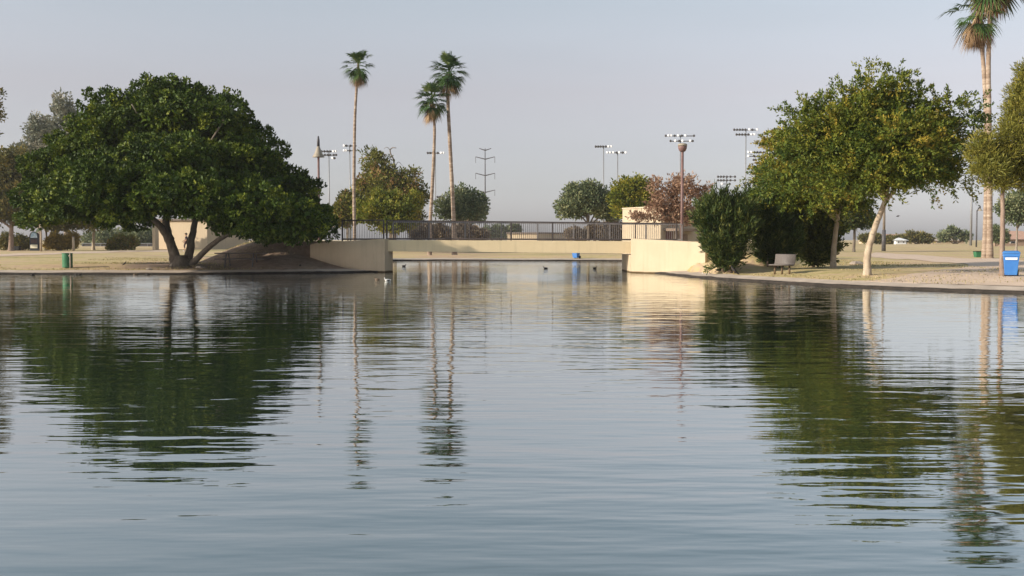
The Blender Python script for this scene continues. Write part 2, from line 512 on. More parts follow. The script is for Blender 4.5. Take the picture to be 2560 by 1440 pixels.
def water_mat():
    m, nt, out = new_mat("lake_water")
    body = nt.nodes.new("ShaderNodeBsdfDiffuse")               # murky water
    body.inputs['Color'].default_value = (0.014, 0.026, 0.022, 1)
    gl = nt.nodes.new("ShaderNodeBsdfGlossy")
    gl.inputs['Color'].default_value = (0.98, 1.0, 0.99, 1)
    gl.inputs['Roughness'].default_value = 0.02
    lw = nt.nodes.new("ShaderNodeLayerWeight")
    lw.inputs['Blend'].default_value = 0.5
    pw = nt.nodes.new("ShaderNodeMath")
    pw.operation = 'POWER'
    pw.inputs[1].default_value = 1.9
    nt.links.new(lw.outputs['Facing'], pw.inputs[0])
    b = nt.nodes.new("ShaderNodeMixShader")
    nt.links.new(pw.outputs[0], b.inputs[0])
    nt.links.new(body.outputs[0], b.inputs[1])
    nt.links.new(gl.outputs[0], b.inputs[2])
    w1 = noise_node(nt, 1.0, 2.5, 0.5, sc=(0.75, 3.0, 1))      # ripples with long crests across the view
    w2 = noise_node(nt, 1.0, 2.0, 0.5, sc=(0.28, 0.9, 1))      # longer swell
    w3 = noise_node(nt, 1.0, 2.0, 0.5, sc=(5.0, 11.0, 1))      # capillary ripple
    patch = noise_node(nt, 1.0, 2.0, 0.5, sc=(0.05, 0.11, 1))  # breeze patches
    pr = nt.nodes.new("ShaderNodeMapRange")
    pr.inputs[1].default_value = 0.35
    pr.inputs[2].default_value = 0.65
    pr.inputs[3].default_value = 0.45
    pr.inputs[4].default_value = 1.15
    nt.links.new(patch.outputs[0], pr.inputs[0])

    def mul(a, k):
        n = nt.nodes.new("ShaderNodeMath")
        n.operation = 'MULTIPLY'
        nt.links.new(a, n.inputs[0])
        if isinstance(k, float):
            n.inputs[1].default_value = k
        else:
            nt.links.new(k, n.inputs[1])
        return n.outputs[0]

    def plus(a, c):
        n = nt.nodes.new("ShaderNodeMath")
        n.operation = 'ADD'
        nt.links.new(a, n.inputs[0])
        nt.links.new(c, n.inputs[1])
        return n.outputs[0]
    h = plus(plus(mul(w1.outputs[0], 0.0145), mul(w2.outputs[0], 0.018)), mul(w3.outputs[0], 0.0006))
    h = mul(h, pr.outputs[0])
    bp = nt.nodes.new("ShaderNodeBump")
    bp.inputs['Strength'].default_value = 1.0
    bp.inputs['Distance'].default_value = 1.0
    nt.links.new(h, bp.inputs['Height'])
    for q in (body, gl, lw):
        nt.links.new(bp.outputs[0], q.inputs['Normal'])
    nt.links.new(b.outputs[0], out.inputs[0])
    return m


M['water'] = water_mat()

# ---------------------------------------------------------------- object helpers
ROOT = {}


def tag(o, label=None, cat=None, group=None, kind=None):
    if label:
        o['label'] = label
    if cat:
        o['category'] = cat
    if group:
        o['group'] = group
    if kind:
        o['kind'] = kind
    return o


def thing(name, label, cat, loc, group=None):
    o = bpy.data.objects.new(name, None)
    COL.objects.link(o)
    o.location = loc
    o.empty_display_size = 0.3
    ROOT[o.name] = Vector(loc)
    return tag(o, label, cat, group)


def root_loc(o):
    while o.parent:
        o = o.parent
    return Vector(o.location)


def link_mesh(name, me, mat, parent=None):
    o = bpy.data.objects.new(name, me)
    COL.objects.link(o)
    if mat is not None:
        me.materials.append(mat)
    if parent:
        o.parent = parent
    return o


class MB:
    """collects shapes in world coordinates; build() links them as ONE mesh"""

    def __init__(self):
        self.v, self.f = [], []

    def add(self, vs, fs):
        n = len(self.v)
        self.v += [tuple(p) for p in vs]
        self.f += [tuple(i + n for i in f) for f in fs]
        return self

    def box(self, c, s, rz=0.0, taper=1.0, rx=0.0, ry=0.0):
        c = Vector(c)
        hx, hy, hz = s[0] / 2, s[1] / 2, s[2] / 2
        m = Matrix.Rotation(rz, 3, 'Z') @ Matrix.Rotation(ry, 3, 'Y') @ Matrix.Rotation(rx, 3, 'X')
        vs = []
        for z, k in ((-hz, 1.0), (hz, taper)):
            for x, y in ((-1, -1), (1, -1), (1, 1), (-1, 1)):
                vs.append(c + m @ Vector((x * hx * k, y * hy * k, z)))
        return self.add(vs, [(3, 2, 1, 0), (4, 5, 6, 7), (0, 1, 5, 4), (1, 2, 6, 5), (2, 3, 7, 6), (3, 0, 4, 7)])

    def tube(self, pts, radii, n=8, cap=True):
        pts = [Vector(p) for p in pts]
        if not hasattr(radii, '__len__'):
            radii = [radii] * len(pts)
        vs, fs = [], []
        ref = Vector((0.3, 1, 0.1)).normalized()
        for i, p in enumerate(pts):
            d = (pts[min(i + 1, len(pts) - 1)] - pts[max(i - 1, 0)])
            d = d.normalized() if d.length > 1e-9 else Vector((0, 0, 1))
            if abs(d.dot(ref)) > 0.95:
                ref = Vector((1, 0.2, 0.1)).normalized()
            a = d.cross(ref).normalized()
            b = d.cross(a).normalized()
            for k in range(n):
                t = 2 * math.pi * k / n
                vs.append(p + (a * math.cos(t) + b * math.sin(t)) * radii[i])
        for i in range(len(pts) - 1):
            for k in range(n):
                k2 = (k + 1) % n
                fs.append((i * n + k, i * n + k2, (i + 1) * n + k2, (i + 1) * n + k))
        if cap:
            fs.append(tuple(reversed(range(n))))
            fs.append(tuple((len(pts) - 1) * n + k for k in range(n)))
        return self.add(vs, fs)

    def lathe(self, c, prof, n=16, axis=None):
        """prof: list of (radius, height) turned about a vertical axis through c"""
        c = Vector(c)
        vs, fs = [], []
        for r, z in prof:
            for k in range(n):
                t = 2 * math.pi * k / n
                vs.append(c + Vector((r * math.cos(t), r * math.sin(t), z)))
        for i in range(len(prof) - 1):
            for k in range(n):
                k2 = (k + 1) % n
                fs.append((i * n + k, i * n + k2, (i + 1) * n + k2, (i + 1) * n + k))
        fs.append(tuple(reversed(range(n))))
        fs.append(tuple((len(prof) - 1) * n + k for k in range(n)))
        return self.add(vs, fs)

    def prism(self, poly, thick):
        """poly: 3D points of a flat outline, thick: offset vector"""
        n = len(poly)
        t = Vector(thick)
        vs = [Vector(p) for p in poly] + [Vector(p) + t for p in poly]
        fs = [tuple(range(n)), tuple(reversed(range(n, 2 * n)))]
        for i in range(n):
            j = (i + 1) % n
            fs.append((j, i, i + n, j + n))
        return self.add(vs, fs)

    def build(self, name, mat, parent=None, smooth=False, bevel=0.0, label=None):
        off = root_loc(parent) if parent else Vector((0, 0, 0))
        me = bpy.data.meshes.new(name)
        me.from_pydata([tuple(Vector(p) - off) for p in self.v], [], self.f)
        me.validate()
        import bmesh
        bm = bmesh.new()
        bm.from_mesh(me)
        bmesh.ops.recalc_face_normals(bm, faces=bm.faces)
        bm.to_mesh(me)
        bm.free()
        if smooth:
            me.polygons.foreach_set('use_smooth', [True] * len(me.polygons))
        o = link_mesh(name, me, mat, parent)
        if bevel:
            md = o.modifiers.new("bevel", 'BEVEL')
            md.width = bevel
            md.segments = 2
            md.limit_method = 'ANGLE'
        if label:
            o['label'] = label
        return o


def quads_mesh(name, V, hue, mat, parent):
    """V: (n,4,3) world quads, hue: (n,) 0..1"""
    n = len(V)
    off = np.array(root_loc(parent)) if parent else np.zeros(3)
    me = bpy.data.meshes.new(name)
    me.vertices.add(n * 4)
    me.vertices.foreach_set('co', (V.reshape(-1, 3) - off).astype(np.float32).ravel())
    me.loops.add(n * 4)
    me.loops.foreach_set('vertex_index', np.arange(n * 4, dtype=np.int32))
    me.polygons.add(n)
    me.polygons.foreach_set('loop_start', np.arange(0, n * 4, 4, dtype=np.int32))
    me.polygons.foreach_set('loop_total', np.full(n, 4, np.int32))
    at = me.attributes.new("hue", 'FLOAT', 'POINT')
    at.data.foreach_set('value', np.repeat(np.clip(hue, 0, 1), 4).astype(np.float32))
    me.update()
    me.validate()
    return link_mesh(name, me, mat, parent)


def unit(a):
    return a / (np.linalg.norm(a, axis=-1, keepdims=True) + 1e-9)


def leaves(pos, axis, L, W, g, flat=0.0):
    """rhombic leaves at pos along axis (unit), random roll; returns (n,4,3)"""
    n = len(pos)
    r = unit(g.normal(size=(n, 3)))
    side = unit(np.cross(axis, r))
    L = (L * g.uniform(0.7, 1.3, n))[:, None]
    W = (W * g.uniform(0.7, 1.3, n))[:, None]
    mid = pos + axis * L * 0.45
    return np.stack([pos, mid + side * W * 0.5, pos + axis * L, mid - side * W * 0.5], 1)


def sample_lobes(lobes, n, g, shell=0.75, low=-0.55, keep_inner=0.06):
    """points near the outer surface of a union of ellipsoids, with outward directions"""
    C = np.array([l[:3] for l in lobes])
    Rr = np.array([l[3:6] for l in lobes])
    w = (Rr[:, 0] * Rr[:, 1] + Rr[:, 0] * Rr[:, 2] + Rr[:, 1] * Rr[:, 2]) ** 1.0
    w /= w.sum()
    P_, D_ = [], []
    got = 0
    while got < n:
        k = g.choice(len(lobes), size=n * 2, p=w)
        d = unit(g.normal(size=(n * 2, 3)))
        f = g.uniform(shell ** 3, 1.0, n * 2) ** (1 / 3)
        wob = 0.86 + 0.14 * np.sin(d[:, 0] * 5.1 + k * 1.7) * np.sin(d[:, 1] * 4.3 + k) + 0.1 * np.sin(d[:, 2] * 7 + k * 2.3)
        p = C[k] + d * Rr[k] * (f * wob)[:, None]
        q = (p[:, None, :] - C[None]) / Rr[None]
        e = np.sqrt((q ** 2).sum(-1))
        e[np.arange(len(p)), k] = 9
        buried = e.min(1) < 0.72
        ok = (~buried | (g.uniform(size=len(p)) < keep_inner)) & (d[:, 2] > low)
        out = unit(d / Rr[k])
        P_.append(p[ok])
        D_.append(out[ok])
        got += ok.sum()
    return np.concatenate(P_)[:n], np.concatenate(D_)[:n]


def crown(parent, lobes, mat, ncl, per, L, W, cr, seed, mode='clump', shell=0.75, hue_c=0.28, up=0.3, spray=0.8, low=-0.6, name='crown', inner=0.15, hue0=0.5, boughs=None):
    g = np.random.default_rng(seed)
    if boughs:                                         # leafy boughs stand out of the crown with dark gaps between
        bn, br_ = boughs
        bc, bo = sample_lobes(lobes, bn * 5, g, 0.93, low, keep_inner=0.0)
        pick = [0]
        dmin = np.linalg.norm(bc - bc[0], axis=1)
        for _ in range(bn - 1):                        # spread the boughs evenly over the crown
            j = int(np.argmax(dmin * g.uniform(0.75, 1.0, len(bc))))
            pick.append(j)
            dmin = np.minimum(dmin, np.linalg.norm(bc - bc[j], axis=1))
        bc, bo = bc[pick], bo[pick]
        bs = br_ * g.uniform(0.65, 1.35, bn)
        sub = [(*(bc[i] - bo[i] * bs[i] * 0.45), bs[i], bs[i], bs[i] * 0.85) for i in range(bn)]
        c, o = sample_lobes(sub, ncl, g, 0.8, -0.7, keep_inner=0.0)
        bh = g.normal(0, 0.14, bn)
        near = np.argmin(((c[:, None, :] - bc[None]) ** 2).sum(-1), 1)
        extra_h = bh[near]
    else:
        c, o = sample_lobes(lobes, ncl, g, shell, low)
        extra_h = 0.0
    hc = extra_h + hue0 + g.normal(0, hue_c, ncl)                # each clump has its own shade of green
    k = np.repeat(np.arange(ncl), per)
    n = len(k)
    if mode == 'clump':
        size = cr * g.uniform(0.6, 1.35, ncl)
        d = unit(g.normal(size=(n, 3)))
        rr = g.uniform(0.25, 1, n) ** 0.5
        pos = c[k] + d * (rr * size[k])[:, None] * np.array([1, 1, 0.85])
        ax = unit(d * 0.8 + o[k] * 0.5 + g.normal(size=(n, 3)) * 0.55 + np.array([0, 0, up]))
    else:                                              # sprays: leaves strung along short twigs
        sd = unit(o + g.normal(size=(ncl, 3)) * 0.45 + np.array([0, 0, up]))
        t = g.uniform(0, 1, n)
        ln = spray * g.uniform(0.5, 1.4, ncl)
        bend = np.zeros((n, 3))
        bend[:, 2] = -0.28 * (t ** 2) * ln[k] * (0 if mode == 'upright' else 1)
        pos = c[k] + sd[k] * (t * ln[k])[:, None] + bend + g.normal(size=(n, 3)) * (cr * (1 - 0.75 * t))[:, None]
        ax = unit(sd[k] * 0.9 + g.normal(size=(n, 3)) * (0.35 if mode == 'upright' else 0.6))
    hue = hc[k] + g.normal(0, 0.16, n)
    V = leaves(pos, ax, L, W, g)
    if inner:                                          # sparse leaves deeper inside so the crown is not hollow
        m = int(n * inner)
        C = np.array([l[:3] for l in lobes])
        Rr = np.array([l[3:6] for l in lobes])
        vol = Rr.prod(1)
        kk = g.choice(len(lobes), size=m, p=vol / vol.sum())
        d = unit(g.normal(size=(m, 3))) * (g.uniform(0, 1, m) ** (1 / 3))[:, None] * 0.78
        ip = C[kk] + d * Rr[kk]
        V = np.concatenate([V, leaves(ip, unit(g.normal(size=(m, 3))), L * 1.9, W * 1.9, g)])
        hue = np.concatenate([hue, hue0 + g.normal(0, 0.2, m)])
    return quads_mesh(name, V, hue, mat, parent)


def lobes_px(spec, Y, depth=1.0):
    """spec rows: (px, py, half width px, half height px[, dY]) at distance Y -> world ellipsoids"""
    out = []
    for s in spec:
        y = Y + (s[4] if len(s) > 4 else 0)
        c = P(s[0], s[1], y)
        k = ppm(y)
        rx, rz = s[2] / k, s[3] / k
        out.append((c.x, c.y, c.z, rx, max(rx * depth, rz * 0.7), rz))
    return out


def limb(mb, pts, r0, r1, n=9, wob=0.03, seed=0):
    g = random.Random(seed)
    pts = catmull([tuple(p) for p in pts], 5)
    m = len(pts)
    rr = [r0 + (r1 - r0) * (i / (m - 1)) ** 0.9 for i in range(m)]
    q = [Vector(p) + Vector((g.uniform(-1, 1), g.uniform(-1, 1), 0)) * wob * (0 if i in (0,) else 1) for i, p in enumerate(pts)]
    mb.tube(q, rr, n)


def tree(name, label, cat, base, trunk_px, width_px, lobes, mat, bark, ncl, per, L, W, cr, seed, depth=1.0, group=None, branch=6, inset=1.0, **kw):
    """base: ground point; trunk_px: picture points of the trunk line from the base up"""
    Y = base.y
    t = thing(name, label, cat, base, group)
    k = ppm(Y)
    pts = [Vector((base.x, base.y, base.z - 0.15))] + [P(a, b, Y) for a, b in trunk_px]
    mb = MB()
    r0 = width_px / k / 2
    limb(mb, pts, r0, r0 * 0.62, wob=r0 * 0.07, seed=seed)
    mb.lathe((base.x, base.y, base.z - 0.1), [(r0 * 1.35, 0), (r0 * 1.15, 0.14), (r0 * 0.98, 0.4)], 10)
    lw = lobes_px(lobes, Y, depth)
    if inset != 1.0:
        lw = [(l[0], l[1], l[2], l[3] * inset, l[4] * inset, l[5] * inset) for l in lw]
    g = random.Random(seed)
    top = pts[-1]
    order = sorted(lw, key=lambda l: -l[3] * l[5])[:branch]
    for i, l in enumerate(order):
        c = Vector(l[:3])
        j = top.lerp(pts[-2], g.uniform(0, 0.35))
        mid = j.lerp(c, 0.5) + Vector((0, g.uniform(-0.3, 0.3), 0.12 * (c - j).length))
        end = c + Vector((g.uniform(-.3, .3) * l[3], g.uniform(-.3, .3) * l[4], 0.35 * l[5]))
        limb(mb, [j, mid, c, end], r0 * 0.5, r0 * 0.1, 6, seed=seed + i)
        for q in range(3):
            e2 = c + Vector((g.uniform(-.75, .75) * l[3], g.uniform(-.75, .75) * l[4], g.uniform(-.2, .75) * l[5]))
            limb(mb, [mid.lerp(c, g.uniform(0.2, 0.9)), c.lerp(e2, 0.5), e2], r0 * 0.22, r0 * 0.05, 5, seed=seed + 9 * q)
    mb.build('trunk', bark, t, smooth=True)
    crown(t, lw, mat, ncl, per, L, W, cr, seed, **kw)
    return t


def copy_tree(o, loc=None, parent=None):
    c = o.copy()
    COL.objects.link(c)
    if parent:
        c.parent = parent
    if loc is not None:
        c.location = loc
    for ch in list(o.children):
        copy_tree(ch, None, c)
    return c


# ================================================================ THE SETTING
def axis_lines(lo, hi, fine_lo, fine_hi, step, grow=1.22):
    a = list(np.arange(fine_lo, fine_hi + 1e-6, step))
    s, x = step, fine_hi
    while x < hi:
        s *= grow
        x += s
        a.append(x)
    s, x = step, fine_lo
    while x > lo:
        s *= grow
        x -= s
        a.insert(0, x)
    return np.array(a)


gx = axis_lines(-5000, 5000, -33, 22, 0.33)
gy = axis_lines(-60, 7000, 30, 96, 0.33)
XX, YY = np.meshgrid(gx, gy)
pp = np.stack([XX.ravel(), YY.ravel()], 1)
ZZ = ground_z(pp)
nx, ny = len(gx), len(gy)
idx = np.arange(nx * ny).reshape(ny, nx)
fq = np.stack([idx[:-1, :-1], idx[:-1, 1:], idx[1:, 1:], idx[1:, :-1]], -1).reshape(-1, 4)
me = bpy.data.meshes.new("ground")
me.from_pydata(np.concatenate([pp, ZZ[:, None]], 1).tolist(), [], fq.tolist())
me.polygons.foreach_set('use_smooth', [True] * len(me.polygons))
litter_shade_e = np.hypot((pp[:, 0] + 15.5) / 9.5, (pp[:, 1] - 60.5) / 5.5) + (vnoise(pp[:, 0], pp[:, 1], 2.2, 8) - 0.5) * 0.7  # noisy oval under the tree: dirt with shade put into its colour
litter_shade = me.attributes.new("litter", 'FLOAT', 'POINT')
litter_shade.data.foreach_set('value', (1 - ss(0.75, 1.05, litter_shade_e)).astype(np.float32))
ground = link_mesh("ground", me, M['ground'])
tag(ground, "dry tan grass and bare earth of the park around the lake", kind='structure')

wm = MB()
wm.add([(-70, 1.5, 0), (60, 1.5, 0), (60, 97, 0), (-70, 97, 0)], [(0, 1, 2, 3)])
tag(wm.build("water", M['water']), "rippled grey blue lake reflecting trees and sky", kind='structure')


def kerb(chain, seed):
    """a flat concrete rim along the shore with a dark wet edge at the waterline"""
    pts = np.array(catmull(chain, 4) if len(chain) < 12 else chain)
    d = np.gradient(pts, axis=0)
    d = unit(d)
    nrm = np.stack([d[:, 1], -d[:, 0]], 1)
    test = poly_sd(pts + nrm * 0.5, LAKE)
    if np.median(test) < 0:
        nrm = -nrm
    g = np.random.default_rng(seed)
    n = len(pts)
    w = 1.08 + g.normal(0, 0.06, n)
    h = 0.085 + g.normal(0, 0.008, n)
    top, side = MB(), MB()
    rows = [(0.0, 0.0), (0.05, 0.014), (0.55, 0.065), (1.0, 0.115)]
    vs = []
    for i in range(n):
        for a, dz in rows:
            p = pts[i] + nrm[i] * w[i] * a
            vs.append((p[0], p[1], h[i] + dz))
        p = pts[i] + nrm[i] * (w[i] + 0.14)
        vs.append((p[0], p[1], -0.1))
    m = len(rows) + 1
    fs = [(i * m + k, (i + 1) * m + k, (i + 1) * m + k + 1, i * m + k + 1) for i in range(n - 1) for k in range(m - 1)]
    top.add(vs, fs)
    vs = []
    for i in range(n):
        p = pts[i] - nrm[i] * 0.0
        q = pts[i] - nrm[i] * 0.06
        vs += [(p[0] + nrm[i][0] * 0.05, p[1] + nrm[i][1] * 0.05, h[i] + 0.016), (q[0], q[1], h[i] - 0.02), (q[0], q[1], -0.5)]
    fs = [(i * 3 + k, (i + 1) * 3 + k, (i + 1) * 3 + k + 1, i * 3 + k + 1) for i in range(n - 1) for k in range(2)]
    side.add(vs, fs)
    a = top.build("kerb", M['concrete'])
    tag(a, "pale concrete rim along the lake shore", kind='structure')
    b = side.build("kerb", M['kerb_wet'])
    tag(b, "dark wet edge of the concrete rim at the waterline", kind='structure')


kerb(SR[5:], 1)
kerb(SL[:-3], 2)
kerb(SF[2:-2], 3)


def ribbon(name, A, B, mat, label, lift=0.02, nu=40, nv=8):
    """a path sheet draped over the ground between two edge lines"""
    def resample(pts, n):
        pts = np.array(catmull([tuple(p) for p in pts], 8))
        s = np.concatenate([[0], np.cumsum(np.hypot(*np.diff(pts, axis=0).T))])
        q = np.linspace(0, s[-1], n)
        return np.stack([np.interp(q, s, pts[:, 0]), np.interp(q, s, pts[:, 1])], 1)
    a, b = resample(A, nu), resample(B, nu)
    t = np.linspace(0, 1, nv)[None, :, None]
    g = a[:, None, :] * (1 - t) + b[:, None, :] * t
    q = g.reshape(-1, 2)
    z = ground_z(q) + lift
    mb = MB()
    mb.add(np.concatenate([q, z[:, None]], 1), [(i * nv + k, (i + 1) * nv + k, (i + 1) * nv + k + 1, i * nv + k + 1) for i in range(nu - 1) for k in range(nv - 1)])
    return tag(mb.build(name, mat, smooth=True), label, kind='structure')


def g2(px, py):
    p = G(px, py)
    return (p.x, p.y)


ribbon("path", [g2(2130, 711.5), g2(2300, 717), g2(2560, 725), g2(2760, 731)], [g2(2130, 710), g2(2260, 690), g2(2400, 672), g2(2760, 668)], M['path'], "wide pink paved apron at the right lake edge", nu=60, nv=30)
ribbon("path", [g2(2385, 674), g2(2420, 662), g2(2330, 655), g2(2160, 641)], [g2(2600, 668), g2(2560, 653), g2(2400, 646), g2(2190, 631)], M['path'], "pale path leading back from the paved apron", nu=60, nv=10)
ribbon("path", [g2(-150, 642), g2(0, 641), g2(130, 636.5), g2(260, 632), g2(420, 629)], [g2(-150, 638), g2(0, 636), g2(130, 632.5), g2(260, 628.5), g2(420, 626)], M['path'], "narrow pale path across the left bank", nu=60, nv=6)

# ================================================================ THE BRIDGE
def zl(z0, z1, x):
    return z0 + (z1 - z0) * (x - BX0) / (BX1 - BX0)


br = thing('footbridge', 'low cream footbridge over the lake channel with dark metal railings', 'bridge', (0, (BYN + BYF) / 2, 0))


def slab(x0, x1, y0, y1, zt, zb, mb=None):
    """zt, zb: functions of x"""
    mb = mb or MB()
    vs = []
    for x in (x0, x1):
        for y in (y0, y1):
            vs += [(x, y, zb(x)), (x, y, zt(x))]
    mb.add(vs, [(0, 1, 3, 2), (4, 6, 7, 5), (0, 4, 5, 1), (2, 3, 7, 6), (1, 5, 7, 3), (0, 2, 6, 4)])
    return mb


top_z = lambda x: zl(1.85, 1.78, x)
bot_z = lambda x: zl(1.20, 1.075, x)
slab(BX0 - 0.05, BX1 + 0.2, BYN, BYN + 0.4, top_z, bot_z).build('girder', M['beam'], br, bevel=0.015)
slab(BX0 - 0.05, BX1 + 0.2, BYF - 0.4, BYF, top_z, bot_z).build('girder', M['beam'], br, bevel=0.015)
slab(BX0 - 0.3, BX1 + 0.3, BYN + 0.403, BYF - 0.403, lambda x: top_z(x) - 0.08, lambda x: top_z(x) - 0.34).build('deck', M['concrete'], br)
# abutments (between the wing walls) and wing walls
slab(BX0 - 0.7, BX0 - 0.002, 58.93, BYF + 0.3, lambda x: 1.1, lambda x: -0.6).build('abutment', M['wall'], br)
slab(BX1, BX1 + 0.7, 58.0, BYF + 0.3, lambda x: 1.0, lambda x: -0.6).build('abutment', M['wall'], br)


def wing(w0, w1, z0, z1, thick, label):
    d = (w1 - w0)
    d = d / np.hypot(*d)
    nb = np.array((-d[1], d[0]))
    if nb[1] < 0:
        nb = -nb
    mb = MB()
    n = 12
    vs, fs = [], []
    for i in range(n + 1):
        t = i / n
        p = w0 + (w1 - w0) * t
        z = z0 + (z1 - z0) * t - (0.10 * max(0, (t - 0.88) / 0.12) ** 2)
        q = p + nb * thick
        vs += [(p[0], p[1], -0.6), (p[0], p[1], z), (q[0], q[1], z), (q[0], q[1], -0.6)]
    for i in range(n):
        for k in range(3):
            fs.append((i * 4 + k, (i + 1) * 4 + k, (i + 1) * 4 + k + 1, i * 4 + k + 1))
    fs.append((0, 1, 2, 3))
    fs.append(tuple(n * 4 + k for k in (3, 2, 1, 0)))
    mb.add(vs, fs)
    mb.build('wing_wall', M['wall'], br, label=label)


wing(WL0 + np.array((0.0, 0.0)), WL1, 1.92, 1.66, 0.85, 'left wing wall in deep shade under the tree')
wing(WR0, WR1, 1.93, 1.72, 0.85, 'sunlit cream wing wall beside the bushes')

def railing(path, zb, zt, mat, near, bar=0.115, post_every=2.3):
    """railing along a polyline [(x,y)...]: top rail, bottom rail, posts, bars"""
    rl = MB()
    pts = [Vector((x, y, 0)) for x, y in path]
    seglen = [(pts[i + 1] - pts[i]).length for i in range(len(pts) - 1)]
    tot = sum(seglen)

    def at(s):
        for i, L in enumerate(seglen):
            if s <= L or i == len(seglen) - 1:
                return pts[i].lerp(pts[i + 1], s / L), i
            s -= L
    r = MB()
    for i in range(len(pts) - 1):
        a, b = pts[i], pts[i + 1]
        ang = math.atan2(b.y - a.y, b.x - a.x)
        h0, h1 = zt(a.x), zt(b.x)
        d = (b - a)
        ux = Vector((math.cos(ang), math.sin(ang), 0))
        nn = Vector((-ux.y, ux.x, 0)) * 0.045
        vs = [a - nn + Vector((0, 0, h0 - 0.075)), b - nn + Vector((0, 0, h1 - 0.075)), b + nn + Vector((0, 0, h1 - 0.075)), a + nn + Vector((0, 0, h0 - 0.075)),
              a - nn + Vector((0, 0, h0)), b - nn + Vector((0, 0, h1)), b + nn + Vector((0, 0, h1)), a + nn + Vector((0, 0, h0))]
        r.add(vs, [(3, 2, 1, 0), (4, 5, 6, 7), (0, 1, 5, 4), (1, 2, 6, 5), (2, 3, 7, 6), (3, 0, 4, 7)])
    root = r.build('railing', mat, br, label='near dark railing' if near else 'railing on the far side of the deck')
    bm_ = MB()
    for i in range(len(pts) - 1):
        a, b = pts[i], pts[i + 1]
        bm_.tube([a + Vector((0, 0, zb(a.x) + 0.07)), b + Vector((0, 0, zb(b.x) + 0.07))], 0.045, 6)
    bm_.build('bottom_rail', mat, root)
    s = 0.0
    k = max(1, round(tot / post_every))
    for j in range(k + 1):
        p, _ = at(tot * j / k)
        m = MB()
        m.box((p.x, p.y, (zb(p.x) - 0.05 + zt(p.x) - 0.08) / 2), (0.07, 0.07, zt(p.x) - 0.08 - zb(p.x) + 0.05))
        m.build('post', mat, root)
    bars = MB()
    n = int(tot / bar)
    for j in range(n):
        p, _ = at(tot * (j + 0.5) / n)
        bars.box((p.x, p.y, (zb(p.x) + 0.07 + zt(p.x) - 0.08) / 2), (0.020, 0.020, zt(p.x) - 0.08 - zb(p.x) - 0.07))
    bars.build('balusters', mat, root)  # all upright balusters of the railing in one mesh
    return root


rail_t = lambda x: zl(3.00, 2.86, x)
deck_t = lambda x: zl(1.85, 1.80, x) if x > BX0 else 1.85
railing([(-7.22, 59.05), (9.5, 59.05)], deck_t, rail_t, M['rail'], True)
railing([(-7.2, 62.1), (10.3, 62.1)], deck_t, lambda x: zl(2.98, 2.86, x), M['rail_far'], False)
railing([(-7.35, 58.8), (-9.95, 60.1)], lambda x: 1.83, lambda x: 3.03, M['rail'], True)

# ================================================================ TREES
BL = G(452, 664)
ft = thing('ficus_tree', 'huge dark green dome shaped tree with forked trunk on the left bank', 'tree', BL)
mb = MB()
Y = BL.y
base = Vector((BL.x, BL.y, BL.z - 0.2))


def fp(px, py, dy=0.0):
    return P(px, py, Y + dy)


limb(mb, [base + Vector((-.3, 0, 0)), fp(436, 640), fp(422, 598, -.2), fp(398, 562, -.8), fp(350, 520, -1.5), fp(280, 440, -2)], 0.37, 0.09, 12, seed=1)
limb(mb, [fp(424, 600), fp(415, 560, .4), fp(425, 500, 1), fp(430, 380, 2)], 0.30, 0.10, 9, seed=8)
limb(mb, [base + Vector((.35, 0, 0)), fp(471, 645, .2), fp(479, 598, .6), fp(487, 560, 1.0), fp(500, 470, 1.5), fp(520, 350, 1)], 0.31, 0.09, 12, seed=2)
limb(mb, [base + Vector((.5, -.1, 0.1)), fp(490, 649, -.2), fp(530, 612, -.8), fp(575, 582, -1.2), fp(650, 545, -1.5), fp(730, 520, -1)], 0.22, 0.07, 10, seed=3)
limb(mb, [fp(395, 560, -.8), fp(360, 545, -.6), fp(290, 520, .6), fp(180, 480, 1.5)], 0.16, 0.06, 8, seed=4)
for i, (a, b, dy) in enumerate(((250, 300, 3), (150, 430, -3), (330, 260, -2), (600, 360, 3), (680, 450, -4), (440, 240, 0), (560, 300, -3), (380, 420, -6))):
    limb(mb, [fp(430 if a < 430 else 505, 470, dy * .3), fp((a + 450) / 2, (b + 470) / 2 + 10, dy * .6), fp(a, b, dy)], 0.15, 0.04, 7, seed=20 + i)
mb.lathe((BL.x + .05, BL.y, BL.z - 0.2), [(0.88, 0), (0.68, 0.2), (0.50, 0.5), (0.34, 0.8)], 14)
mb.build('trunk', M['bark_dark'], ft, smooth=True)
FIC = [(440, 300, 150, 100, 0), (350, 310, 120, 95, 2), (270, 345, 115, 100, -1), (175, 440, 110, 110, 0), (120, 500, 72, 78, 1), (250, 470, 120, 110, -4), (540, 350, 125, 110, 1),
       (620, 430, 120, 105, -1), (700, 490, 110, 95, 1), (775, 545, 68, 62, 1), (720, 560, 90, 55, -3), (600, 510, 110, 92, -4.5), (440, 440, 150, 110, -5), (470, 460, 170, 95, 4),
       (300, 520, 75, 62, -4), (420, 225, 75, 32, 0), (480, 240, 60, 35, 1), (270, 260, 55, 38, 0), (640, 560, 90, 45, 3), (545, 290, 50, 50, -2), (90, 545, 45, 38, 0), (560, 560, 50, 35, -3), (640, 535, 100, 66, -6.5), (725, 545, 78, 58, -5), (520, 500, 110, 70, -7), (330, 500, 100, 66, -6.5), (180, 500, 100, 66, -5), (110, 500, 60, 66, -3), (420, 480, 100, 60, -7.5), (250, 470, 100, 80, -7), (735, 580, 66, 38, -2), (675, 585, 55, 28, 1), (795, 575, 42, 36, 0)]
crown(ft, lobes_px(FIC, Y, 1.0), M['ficus'], 3900, 44, 0.17, 0.11, 0.22, 11, hue_c=0.2, low=-0.85, inner=0.42, boughs=(560, 0.78))

